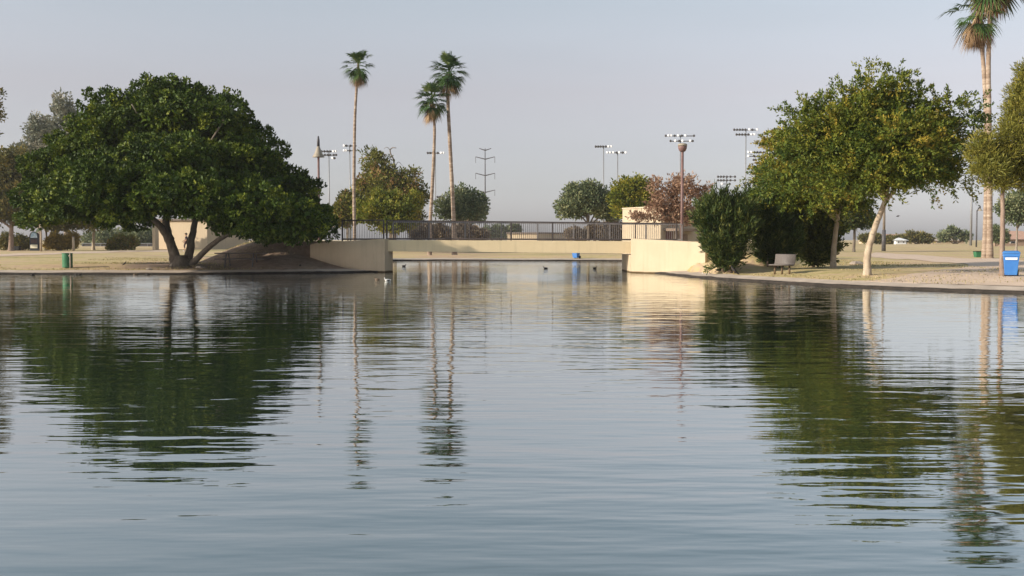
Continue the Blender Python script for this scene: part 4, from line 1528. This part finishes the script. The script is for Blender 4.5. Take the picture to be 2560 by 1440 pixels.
# transmission pylon with V arms
Yp = 330
x = P(1213, 600, Yp).x
py_t = thing('power_pylon', 'grey steel power pylon with four pairs of raised arms', 'pylon', (x, Yp, gz(x, Yp)))
k = ppm(Yp)
m = MB()
m.tube([(x, Yp, 0.3), (x, Yp, P(1213, 371, Yp).z)], [2.6 / k, 1.0 / k], 10)
m.build('pole', M['steel_dark'], py_t, smooth=True)
for cyp, hw, rise in ((376, 15, 5), (398, 24, 6), (439, 24, 6), (481, 24, 6)):
    for s in (-1, 1):
        m = MB()
        a = P(1213, cyp, Yp)
        e = P(1213 + s * hw, cyp - rise, Yp)
        m.tube([a, e], [1.4 / k, 0.8 / k], 6)
        arm = m.build('arm', M['steel_dark'], py_t)
        if cyp > 380:
            m = MB()
            m.tube([e, e + Vector((0, 0, -15 / k))], [0.55 / k, 0.55 / k], 6)
            m.build('insulator', M['steel_dark'], arm)

# bowl topped lamp post behind the bridge end
Yl = 66.0
x = P(1704.5, 600, Yl).x
k = ppm(Yl)
z0 = gz(x, Yl)
zt = P(1704, 378, Yl).z
lp = thing('lamp_post', 'brown lamp post with bowl shaped head behind the bridge end', 'lamp post', (x, Yl, z0))
m = MB()
m.tube([(x, Yl, z0 - 0.1), (x, Yl, zt)], [4.2 / k, 3.2 / k], 12)
m.build('pole', M['lamp_brown'], lp, smooth=True)
m = MB()
m.lathe((x, Yl, zt - 0.05), [(0.10, 0), (0.2, 0.06), (0.27, 0.2), (0.29, 0.36), (0.27, 0.38)], 18)
m.build('lamp_bowl', M['lamp_brown'], lp, smooth=True)
m = MB()
m.lathe((x, Yl, zt + 0.335), [(0.30, 0), (0.30, 0.08), (0.26, 0.14), (0.12, 0.17)], 18)
m.build('lamp_cap', M['lamp_tan'], lp, smooth=True)


def bell_lamp(label, px, Y, top_py, cone_top, cone_bot, half_px, pole_px, arm_px=0):
    x = P(px, 600, Y).x
    k = ppm(Y)
    z0 = gz(x, Y)
    t = thing('bell_lamp_post', label, 'lamp post', (x, Y, z0), 'bell shaded lamp posts')
    zb, zc, zt = P(px, cone_bot, Y).z, P(px, cone_top, Y).z, P(px, top_py, Y).z
    xo = x - arm_px / k
    m = MB()
    m.tube([(xo, Y, z0 - 0.1), (xo, Y, (zc if arm_px == 0 else zb + .1))], [pole_px / k / 2 * 1.1, pole_px / k / 2 * 0.8], 10)
    if arm_px:
        m.tube([(xo, Y, zb), (x, Y, zt - 0.02)], pole_px / k / 3, 6)
    m.build('pole', M['steel_dark'] if arm_px else M['lamp_brown'], t, smooth=True)
    m = MB()
    r = half_px / k
    m.lathe((x, Y, zb), [(r, 0), (r * 0.98, 0.03), (r * 0.62, (zc - zb) * 0.40), (r * 0.36, (zc - zb) * 0.8), (r * 0.22, zc - zb)], 18)
    m.build('lamp_shade', M['lamp_tan'], t, smooth=True)
    m = MB()
    m.lathe((x, Y, zc), [(r * 0.24, 0), (r * 0.22, (zt - zc) * 0.6), (r * 0.1, zt - zc)], 10)
    m.build('finial', M['steel_dark'], t, smooth=True)
    return t


bell_lamp('bell topped lamp post with tall spike rising behind the big tree', 798, 72, 340, 366, 393, 15, 6.5)
bell_lamp('far lamp post with bell hung from a short arm by the right palms', 2449, 165, 515, 521, 527, 6, 3.6, arm_px=8)

Yq = 200
x = P(2427, 600, Yq).x
k = ppm(Yq)
t = thing('thin_pole', 'tall thin grey pole left of the right palm pair', 'pole', (x, Yq, gz(x, Yq)))
m = MB()
m.tube([(x, Yq, gz(x, Yq) - .1), (x, Yq, P(2427, 440, Yq).z)], [3.2 / k, 1.7 / k], 8)
m.build('pole_shaft', M['steel'], t, smooth=True)
m = MB()
m.tube([P(2427, 443, Yq), P(2440, 447, Yq), P(2452, 444, Yq)], 1.2 / k, 6)
m.build('arm', M['steel'], t)

b = G(2209, 627)
k = ppm(b.y)
t = thing('tapered_post', 'two tone post, dark thick foot and pale upper shaft, under the acacia crown', 'post', b)
m = MB()
m.tube([(b.x, b.y, b.z - .1), (b.x, b.y, P(2207, 575, b.y).z)], [5.2 / k, 4.4 / k], 10)
m.build('foot', M['steel_dark'], t, smooth=True)
m = MB()
m.tube([(b.x, b.y, P(2207, 575.5, b.y).z), (b.x, b.y, P(2206, 440, b.y).z)], [3.2 / k, 2.2 / k], 10)
m.build('shaft', M['bark_grey'], t, smooth=True)

# ================================================================ SMALL THINGS
def cart(label, base, h, w, d, rz, group, lid_open=0.0):
    """wheeled refuse cart: tapering body, lid with overhang, wheels, handle, white sticker"""
    t = thing('refuse_cart', label, 'bin', base, group)
    bx, by, bz = base
    rot = Matrix.Rotation(rz, 4, 'Z')

    def W(x, y, z):
        v = rot @ Vector((x, y, z))
        return Vector((bx + v.x, by + v.y, bz + v.z))
    m = MB()
    hh = h * 0.88
    vs = []
    for z, kx, ky in ((0.06, 0.76, 0.74), (0.15, 0.78, 0.78), (hh - 0.10, 0.97, 0.97), (hh - 0.10, 1.04, 1.04), (hh, 1.04, 1.04)):
        for sx, sy in ((-1, -1), (1, -1), (1, 1), (-1, 1)):
            vs.append(W(sx * w / 2 * kx, sy * d / 2 * ky, z))
    fs = [(3, 2, 1, 0), (16, 17, 18, 19)]
    for i in range(4):
        for k in range(4):
            fs.append((i * 4 + k, i * 4 + (k + 1) % 4, (i + 1) * 4 + (k + 1) % 4, (i + 1) * 4 + k))
    m.add(vs, fs)
    m.build('body', M['blue'], t, bevel=0.025)
    m = MB()
    vs = []
    for z, kk in ((hh + 0.004, 1.10), (hh + 0.06, 1.10), (h, 0.85)):
        for sx, sy in ((-1, -1), (1, -1), (1, 1), (-1, 1)):
            vs.append(W(sx * w / 2 * kk, sy * d / 2 * kk, z))
    m.add(vs, [(3, 2, 1, 0), (8, 9, 10, 11)] + [(i * 4 + k, i * 4 + (k + 1) % 4, (i + 1) * 4 + (k + 1) % 4, (i + 1) * 4 + k) for i in range(2) for k in range(4)])
    m.build('lid', M['blue_lid'], t, bevel=0.02)
    m = MB()
    m.prism([W(-w * 0.36, -d / 2 * 0.975 - .012, hh * 0.74), W(w * 0.36, -d / 2 * 0.975 - .012, hh * 0.74), W(w * 0.37, -d / 2 * 0.99 - .014, hh * 0.84), W(-w * 0.37, -d / 2 * 0.99 - .014, hh * 0.84)], rot.to_3x3() @ Vector((0, 0.012, 0)))
    m.build('sticker', M['white'], t)
    for s in (-1, 1):
        m = MB()
        a, b2 = W(s * w * 0.40, d * 0.42, 0.13), W(s * w * 0.52, d * 0.42, 0.13)
        m.tube([a, b2], [0.13, 0.13], 16)
        m.build('wheel', M['black'], t)
    m = MB()
    m.tube([W(-w * .45, d * 0.55, hh * .97), W(-w * .45, d * 0.66, hh * .99), W(w * .45, d * 0.66, hh * .99), W(w * .45, d * 0.55, hh * .97)], 0.02, 6)
    m.build('handle', M['blue_lid'], t)
    return t


b = G(2526, 691)
cart('blue wheeled cart with white sticker next to the pine trunk', b, 64 / ppm(b.y), 0.58, 0.66, R(-22), 'blue wheeled carts')
b = G(1440, 649)
cart('far blue wheeled cart on the lawn seen under the bridge', b, 21 / ppm(b.y), 0.55, 0.6, R(-35), 'blue wheeled carts')

# green drum with its post on the left bank
b = G(169, 670)
k = ppm(b.y)
t = thing('litter_drum', 'green steel litter drum on the left bank', 'bin', b)
m = MB()
r = 12.3 / k
H = 37 / k
m.lathe(b, [(r * .96, 0.02), (r, 0.04), (r, H * .33), (r * 1.03, H * .345), (r, H * .36), (r, H * .66), (r * 1.03, H * .675), (r, H * .69), (r, H - .03), (r * 1.05, H - .015), (r * 1.05, H), (r * .95, H), (r * .92, H - .06)], 24)
m.build('drum', M['green_can'], t, smooth=False)
m = MB()
m.lathe(b, [(r * .9, H - .12), (r * .9, H - .10)], 20)
m.build('liner', M['black'], t)
pb = Vector((b.x + 15.0 / k, b.y - 0.42, gz(b.x + 15.0 / k, b.y - 0.42)))
t = thing('drum_post', 'slim pale pipe post standing beside the green drum', 'post', pb)
m = MB()
m.tube([pb - Vector((0, 0, .1)), pb + Vector((0, 0, 38 / k))], 0.035, 8)
m.build('pipe', M['stone'], t, smooth=True)
m = MB()
m.tube([pb + Vector((0.01, 0, 33 / k)), pb + Vector((-0.10, 0, 31 / k))], 0.03, 6)
m.build('bracket', M['stone'], t)

b = G(2446, 643)
k = ppm(b.y)
t = thing('litter_box', 'small dark green litter box left of the palm foot', 'bin', b)
m = MB()
m.box((b.x, b.y, b.z + 7 / k), (17 / k, 0.45, 14 / k), taper=1.18)
m.build('body', M['green_can'], t, bevel=0.02)
m = MB()
m.box((b.x, b.y, b.z + 14 / k + .022), (21.5 / k, 0.58, 0.04))
m.build('rim', M['black'], t)

# park bench, seen from its left front
b = G(1955, 686)
k = ppm(b.y)
t = thing('park_bench', 'grey brown moulded park bench on the right bank', 'bench', b)
rz = R(46)
rot = Matrix.Rotation(rz, 4, 'Z')


def BW(x, y, z):
    v = rot @ Vector((x, y, z))
    return Vector((b.x + v.x, b.y + v.y, b.z + v.z))


# side profile (depth y, height z): seat front lip, seat, curve, back; the bench faces the lake at left
prof = [(-0.30, 0.40), (-0.34, 0.45), (-0.25, 0.475), (0.05, 0.44), (0.17, 0.46), (0.24, 0.55), (0.30, 0.92), (0.34, 0.945)]
m = MB()
hw = 0.52
vs, fs = [], []
n = len(prof)
for x_ in (-hw, hw):
    for y_, z_ in prof:
        vs.append(BW(y_, x_, z_))
for i in range(n - 1):
    fs.append((i, i + 1, n + i + 1, n + i))
seat = MB()
seat.add(vs[:5] + vs[n:n + 5], [(i, i + 1, 5 + i + 1, 5 + i) for i in range(4)])
o = seat.build('seat', M['bench'], t, smooth=True)
md = o.modifiers.new('solid', 'SOLIDIFY')
md.thickness = 0.045
bk = MB()
bk.add(vs[4:n] + vs[n + 4:], [(i, i + 1, n - 4 + i + 1, n - 4 + i) for i in range(n - 5)])
o = bk.build('backrest', M['bench'], t, smooth=True)
md = o.modifiers.new('solid', 'SOLIDIFY')
md.thickness = 0.045
for x_ in (-0.38, 0.0, 0.38):
    m = MB()
    m.tube([BW(0.0, x_, -0.05), BW(0.0, x_, 0.42)], 0.045, 10)
    m.build('leg', M['brown_post'], t, smooth=True)

# picnic table in the shade of the big tree
b = G(603, 667)
k = ppm(b.y)
t = thing('picnic_table', 'long picnic table with benches in the shade of the big tree', 'picnic table', b)
hw = 62 / k
m = MB()
m.box((b.x, b.y, b.z + 0.77), (hw * 2, 0.78, 0.06))
m.build('tabletop', M['table'], t, bevel=0.01)
for s in (-1, 1):
    m = MB()
    m.box((b.x + 0.1, b.y + s * 0.72, b.z + 0.45), (hw * 1.95, 0.28, 0.05))
    m.build('bench_seat', M['table'], t, bevel=0.01)
for sx in (-0.55, 0.55):
    for sy in (-1, 1):
        m = MB()
        m.tube([(b.x + hw * sx, b.y + sy * 0.62, b.z - 0.05), (b.x + hw * sx, b.y + sy * 0.25, b.z + 0.74)], 0.04, 8)
        m.build('leg', M['steel_dark'], t)
    m = MB()
    m.tube([(b.x + hw * sx, b.y - 0.8, b.z + 0.41), (b.x + hw * sx, b.y + 0.8, b.z + 0.41)], 0.03, 6)
    m.build('crossbar', M['steel_dark'], t)

# notice board
b = Vector((P(85, 600, 122).x, 122, gz(P(85, 600, 122).x, 122)))
k = ppm(122)
t = thing('notice_board', 'dark arched notice board with blue picture and cream lower panel', 'notice board', b)
zz = lambda py: P(85, py, 122).z
m = MB()
arc = [(b.x + 11.5 / k * math.cos(a), 122, zz(591) + 12 / k * math.sin(a)) for a in np.linspace(0, math.pi, 12)]
m.prism([(b.x - 11.5 / k, 122, b.z - 0.1), (b.x + 11.5 / k, 122, b.z - 0.1)] + arc, (0, 0.25, 0))
m.build('frame', M['board'], t)
m = MB()
arc = [(b.x + 8 / k * math.cos(a), 121.95, zz(590) + 9 / k * math.sin(a)) for a in np.linspace(0, math.pi, 12)]
m.prism([(b.x - 8.5 / k, 121.95, zz(594.5)), (b.x + 8.5 / k, 121.95, zz(594.5))] + arc, (0, 0.046, 0))
m.build('picture_panel', M['picture'], t)
m = MB()
m.box((b.x, 121.97, zz(603)), (15 / k, 0.05, 9 / k))
m.build('middle_panel', M['board_brown'], t)
m = MB()
m.box((b.x, 121.96, zz(616)), (18 / k, 0.07, 9.5 / k))
m.build('lower_panel', M['panel'], t, bevel=0.04)

for nm, lab, px, Y_, top, wpx, mt in (('post', 'cream post beside the golden shrub', 183, 122, 593, 5.5, 'cream'), ('tree_trunk', 'slim pale trunk standing right of the notice board', 102, 116, 545, 5.0, 'bark_pale')):
    x = P(px, 600, Y_).x
    k = ppm(Y_)
    z0 = gz(x, Y_)
    t = thing(nm, lab, 'post' if nm == 'post' else 'tree trunk', (x, Y_, z0))
    m = MB()
    zt_ = P(px, top, Y_).z
    m.tube([(x, Y_, z0 - .1), (x + .03, Y_, z0 + (zt_ - z0) * .5), (x, Y_, zt_)], [wpx / k / 2 * 1.15, wpx / k / 2, wpx / k / 2 * .9], 10)
    m.build('shaft', M[mt], t, smooth=True)
    if nm == 'post':
        m = MB()
        m.lathe((x, Y_, zt_), [(wpx / k * .6, 0), (wpx / k * .6, .05), (wpx / k * .2, .12)], 10)
        m.build('cap', M['roof_dark'], t)

# dark box left of the notice board
x = P(43, 600, 124).x
z0 = gz(x, 124)
k = ppm(124)
t = thing('dark_bin', 'low black bin under the brown tree, left of the notice board', 'bin', (x, 124, z0))
m = MB()
m.box((x, 124, z0 + 5 / k), (13 / k, 0.6, 10 / k), taper=1.08)
m.build('body', M['black'], t, bevel=0.03)
m = MB()
m.box((x, 124, z0 + 10 / k + .03), (14.5 / k, 0.68, 0.05))
m.build('lid', M['black'], t)

# pipe fence far behind
Yf = 185
xa, xb = P(205, 600, Yf).x, P(392, 600, Yf).x
z0 = gz((xa + xb) / 2, Yf)
t = thing('pipe_fence', 'pale pipe fence with dark mesh far behind the big tree', 'fence', ((xa + xb) / 2, Yf, z0))
m = MB()
ztp = P(300, 609, Yf).z
m.tube([(xa, Yf, ztp), (xb, Yf, ztp)], 0.07, 6)
m.build('top_rail', M['steel'], t)
m = MB()
m.box(((xa + xb) / 2, Yf + .1, (z0 + ztp) / 2 - .05), (xb - xa, 0.03, ztp - z0 - .1))
m.build('mesh_panel', M['steel_dark'], t)
for i in range(9):
    m = MB()
    xx = xa + (xb - xa) * i / 8
    m.tube([(xx, Yf, z0 - .1), (xx, Yf, ztp - .08)], 0.05, 6)
    m.build('post', M['steel'], t)


# ---------------------------------------------------------------- animals and the walker
def skin_obj(name, verts, edges, radii, mat, parent, sub=2):
    off = root_loc(parent)
    me = bpy.data.meshes.new(name)
    me.from_pydata([tuple(Vector(v) - off) for v in verts], edges, [])
    o = link_mesh(name, me, mat, parent)
    md = o.modifiers.new('skin', 'SKIN')
    md.use_smooth_shade = True
    for i, r_ in enumerate(radii):
        sv = me.skin_vertices[0].data[i]
        sv.radius = r_ if hasattr(r_, '__len__') else (r_, r_)
    me.skin_vertices[0].data[0].use_root = True
    s = o.modifiers.new('sub', 'SUBSURF')
    s.levels = sub
    s.render_levels = sub
    return o


def bird(name, label, base, size, heading, mat, pose='float', group=None, wing_mat=None):
    """duck-like bird; heading in degrees (0 = facing +x); size = body length in metres"""
    t = thing(name, label, 'bird', base, group)
    rot = Matrix.Rotation(R(heading), 4, 'Z')
    s = size

    def W(x, z, y=0.0):
        v = rot @ Vector((x * s, y * s, z * s))
        return Vector(base) + v
    if pose == 'float':
        pts = [(0.0, .16), (-.28, .17), (-.50, .25), (.25, .19), (.36, .36), (.40, .52), (.48, .55)]
        rad = [.20, .15, .035, .15, .075, .075, .05]
    elif pose == 'lie':
        pts = [(0.0, .17), (-.28, .17), (-.52, .18), (.25, .20), (.33, .32), (.36, .44), (.44, .46)]
        rad = [.18, .14, .04, .13, .07, .07, .05]
    else:                                   # upright, leaning: standing on the rim
        pts = [(0.0, .42), (-.20, .26), (-.50, .04), (.14, .58), (.22, .72), (.25, .84), (.32, .86)]
        rad = [.15, .12, .035, .12, .07, .07, .045]
    rad = [r_ * s for r_ in rad]
    vs = [W(*p) for p in pts]
    es = [(0, 1), (1, 2), (0, 3), (3, 4), (4, 5), (5, 6)]
    skin_obj('body', vs, es, rad, mat, t)
    h, bz = pts[6]
    m = MB()
    m.tube([W(h + .02, bz), W(h + .08, bz - .01), W(h + .15, bz - .02)], [.035 * s, .028 * s, .012 * s], 8)
    m.build('bill', M['bill'], t, smooth=True)
    wp = pts[0]
    for sd in (-1, 1):
        m = MB()
        q = [(wp[0] + .16, wp[1] + .06), (wp[0] - .05, wp[1] + .02), (wp[0] - .30, wp[1] - (.02 if pose != 'stand' else .30)), ]
        m.tube([W(a, c, sd * .16) for a, c in q], [.05 * s, .10 * s, .02 * s], 8)
        m.build('wing', wing_mat or mat, t, smooth=True)
    if pose == 'stand':
        for sd in (-1, 1):
            m = MB()
            m.tube([W(.02, .34, sd * .06), W(.03, .0, sd * .06), W(.10, .0, sd * .06)], [.03 * s, .018 * s, .015 * s], 6)
            m.build('leg', M['bill'], t)
    return t


def wxy(px, py):
    x, y = on_water(px, py)
    return (x, y, -0.02)


FD, FB_, FW = M['feather_dark'], M['feather_brown'], M['feather_white']
bird('duck', 'duck with dark back and white side floating at the left bridge corner', wxy(969, 703), 0.34, 200, FW, wing_mat=FD)
bird('duck', 'pale brown duck floating just left of the white sided duck', wxy(943, 700), 0.28, 170, FB_)
bird('duck', 'dark duck floating under the left part of the bridge', wxy(1010, 666), 0.32, 10, FD)
bird('duck', 'dark duck floating under the bridge middle', wxy(1364, 672), 0.32, 175, FD)
bird('duck', 'dark duck floating under the bridge, right of the far blue cart', wxy(1487, 671), 0.28, 0, FD)
bird('duck', 'white breasted duck sitting on the right shore rim', G(1762, 689), 0.36, 190, FW, 'lie', wing_mat=FB_)
bird('duck', 'brown duck resting on the right shore rim with raised head', G(1781, 690), 0.34, 175, FB_, 'float', wing_mat=FD)
bird('duck', 'dark duck lying flat on the right shore rim', G(1797, 690), 0.36, 5, FD, 'lie')
bird('cormorant', 'black upright bird leaning over the right shore rim', G(1835, 691), 0.50, 165, FD, 'stand')
bird('grackle', 'dark bird standing on the grass left of the big trunk', G(312, 664), 0.30, 30, FD, 'stand')
bird('grackle', 'round black bird on the shaded bank below the left wing wall', G(750, 667), 0.32, 100, FD, 'lie')
for i, (px, py, hd) in enumerate(((90, 683.5, 20), (198, 684, 160), (207, 684, 10), (345, 684, 0), (375, 684, 180))):
    lab = ['small dark duck at the waterline, leftmost below the notice board', 'small dark duck at the waterline right of the green drum', 'smaller dark duck close beside the duck right of the green drum',
           'dark duck at the waterline left of the big trunk reflection', 'dark duck at the waterline nearest the big trunk'][i]
    bird('duck', lab, G(px, py) if False else (on_water(px, 686.6)[0], on_water(px, 687.2)[1], -0.02), 0.26, hd, FD if i != 3 else FB_, 'float', group='ducks along the left shore')

# bird in flight
c = P(2245, 541, 120)
t = thing('flying_bird', 'tiny dark bird flying below the acacia crown', 'bird', c)
skin_obj('body', [c, c + Vector((.14, 0, .01)), c + Vector((-.16, 0, .0)), c + Vector((-.24, 0, .02))], [(0, 1), (0, 2), (2, 3)], [.05, .02, .045, .015], FD, t)
for s in (-1, 1):
    m = MB()
    m.tube([c + Vector((-.02, s * .03, .03)), c + Vector((.0, s * .2, .10)), c + Vector((.1, s * .42, .06))], [.035, .04, .01], 6)
    m.build('wing', FD, t, smooth=True)

# stones by the roots and on the bank
for i, (px, py, s, lab) in enumerate(((500, 671, 0.30, 'pale flat stone at the foot of the big tree, right of the roots'), (372, 675, 0.22, 'small pale stone left of the big tree roots'), (2140, 661, 0.42, 'pale boulder between the two acacia trunks'))):
    b = G(px, py)
    m = MB()
    n1, n2 = 6, 10
    vs, fs = [], []
    g = random.Random(i)
    for a in range(n1 + 1):
        for c_ in range(n2):
            ph, th = math.pi * a / n1, 2 * math.pi * c_ / n2
            rr = s * (1 + 0.18 * math.sin(3 * th + i) * math.sin(ph) + 0.1 * g.uniform(-1, 1) * math.sin(ph))
            vs.append((b.x + rr * math.sin(ph) * math.cos(th), b.y + rr * .7 * math.sin(ph) * math.sin(th), b.z + rr * .38 * math.cos(ph) + .03))
    for a in range(n1):
        for c_ in range(n2):
            fs.append((a * n2 + c_, (a + 1) * n2 + c_, (a + 1) * n2 + (c_ + 1) % n2, a * n2 + (c_ + 1) % n2))
    m.add(vs, fs)
    tag(m.build('stone', M['stone']), lab, 'stone', 'stones on the banks')

# the walker behind the big trunk
b = G(466, 628)
Hh = 44 / ppm(b.y)
u = Hh / 1.75
pt = thing('person', 'person in dark clothes walking past the cream wall behind the big trunk', 'person', b)


def HP(x, y, z):
    return Vector((b.x + x * u, b.y + y * u, b.z + z * u))


vs = [HP(0, 0, .96), HP(0, 0, 1.15), HP(0, 0, 1.36), HP(0, 0, 1.48), HP(-.02, 0, 1.57), HP(-.03, 0, 1.66), HP(-.02, 0, 1.72),        # pelvis..head
      HP(-.03, -.10, .92), HP(-.16, -.11, .52), HP(-.10, -.11, .09), HP(-.28, -.11, .04),                                            # leading leg
      HP(.02, .10, .92), HP(.12, .10, .52), HP(.30, .10, .16), HP(.20, .10, .04),                                                    # trailing leg
      HP(0, -.20, 1.40), HP(.10, -.25, 1.12), HP(-.10, -.26, .93), HP(-.17, -.26, .87),                                              # near arm
      HP(0, .20, 1.40), HP(-.14, .25, 1.14), HP(-.34, .26, 1.02), HP(-.42, .26, 1.00)]                                               # far arm
es = [(0, 1), (1, 2), (2, 3), (3, 4), (4, 5), (5, 6), (0, 7), (7, 8), (8, 9), (9, 10), (0, 11), (11, 12), (12, 13), (13, 14),
      (2, 15), (15, 16), (16, 17), (17, 18), (2, 19), (19, 20), (20, 21), (21, 22)]
rd = [.13, .13, .15, .06, .085, .10, .07, .09, .065, .04, .035, .09, .065, .04, .035, .06, .045, .035, .03, .06, .045, .035, .03]
for hand, wrist, dx in ((18, 17, -1), (22, 21, -1)):
    hv = vs[hand]
    for f in range(4):
        i0 = len(vs)
        off = (f - 1.5) * .02 * u
        vs += [hv + Vector((-.04 * u, off, -.03 * u)), hv + Vector((-.07 * u, off, -.07 * u - .008 * (f % 2)))]
        es += [(hand, i0), (i0, i0 + 1)]
        rd += [.010, .008]
    i0 = len(vs)
    vs += [hv + Vector((-.03 * u, -.045 * u, 0))]
    es += [(hand, i0)]
    rd += [.011]
skin_obj('body', vs, es, [r_ * u for r_ in rd], M['skin'], pt)
skin_obj('shirt', [HP(0, 0, .98), HP(0, 0, 1.15), HP(0, 0, 1.36), HP(0, 0, 1.46), HP(0, -.21, 1.40), HP(.07, -.245, 1.22), HP(0, .21, 1.40), HP(-.09, .24, 1.24)], [(0, 1), (1, 2), (2, 3), (2, 4), (4, 5), (2, 6), (6, 7)],
         [r_ * u for r_ in (.155, .155, .175, .075, .078, .07, .078, .07)], M['shirt'], pt)
skin_obj('trousers', [HP(0, 0, .97), HP(-.03, -.10, .92), HP(-.16, -.11, .54), HP(-.12, -.11, .3), HP(.02, .10, .92), HP(.12, .10, .54), HP(.22, .10, .32)], [(0, 1), (1, 2), (2, 3), (0, 4), (4, 5), (5, 6)],
         [r_ * u for r_ in (.15, .11, .085, .07, .11, .085, .07)], M['shorts'], pt)
skin_obj('hair', [HP(-.005, 0, 1.70), HP(.03, 0, 1.68), HP(-.03, 0, 1.735)], [(0, 1), (0, 2)], [r_ * u for r_ in (.098, .09, .07)], M['hair'], pt)
m = MB()
m.tube([HP(-.10, 0, 1.645), HP(-.135, 0, 1.63)], [.022 * u, .016 * u], 6)
m.build('nose', M['skin'], pt)
for s in (-1, 1):
    m = MB()
    q = HP(-.10 if s < 0 else .29, -.11 * 1 if s < 0 else .10, .04 if s < 0 else .10)
    e = HP(-.30 if s < 0 else .16, -.11 if s < 0 else .10, .03 if s < 0 else .02)
    m.tube([q, e], [.05 * u, .045 * u], 8)
    m.build('shoe', M['sock'], pt, smooth=True)

# ---------------------------------------------------------------- dry grass tufts on the near banks (nobody could count them)
g = np.random.default_rng(99)
n = 60000
cand = np.stack([g.uniform(-31, 24, n), g.uniform(38, 78, n)], 1)
# only where the camera's wedge reaches and where it is grass
sd = poly_sd(cand, LAKE)
ok = (sd > 1.15) & (np.abs(cand[:, 0]) < cand[:, 1] * 0.53) & (vnoise(cand[:, 0], cand[:, 1], 3.2, 5) > 0.42)
for ramp in (RAMP_L, RAMP_R):
    ok &= poly_sd(cand, ramp) > 0.6
cand = cand[ok][:26000]
z = ground_z(cand)
pos = np.concatenate([cand, z[:, None] - 0.01], 1)
ax = unit(np.concatenate([g.normal(0, .45, (len(pos), 2)), np.ones((len(pos), 1))], 1))
V = leaves(pos, ax, 0.09, 0.03, g)
go = quads_mesh('grass', V, g.uniform(0, 1, len(pos)), M['tuft'], None)
tag(go, 'short dry grass blades on the lake banks', kind='stuff')

# ---------------------------------------------------------------- air
hz = MB()
hz.box((0, 480, 29), (1000, 1040, 62))
hm, nt, out = new_mat("haze")
vol = nt.nodes.new("ShaderNodeVolumePrincipled")
vol.inputs['Color'].default_value = (0.95, 0.93, 0.95, 1)
vol.inputs['Density'].default_value = 0.00022
vol.inputs['Anisotropy'].default_value = 0.2
nt.links.new(vol.outputs[0], out.inputs['Volume'])
hzo = hz.build('haze', hm)
tag(hzo, 'thin pale morning haze over the park', kind='stuff')
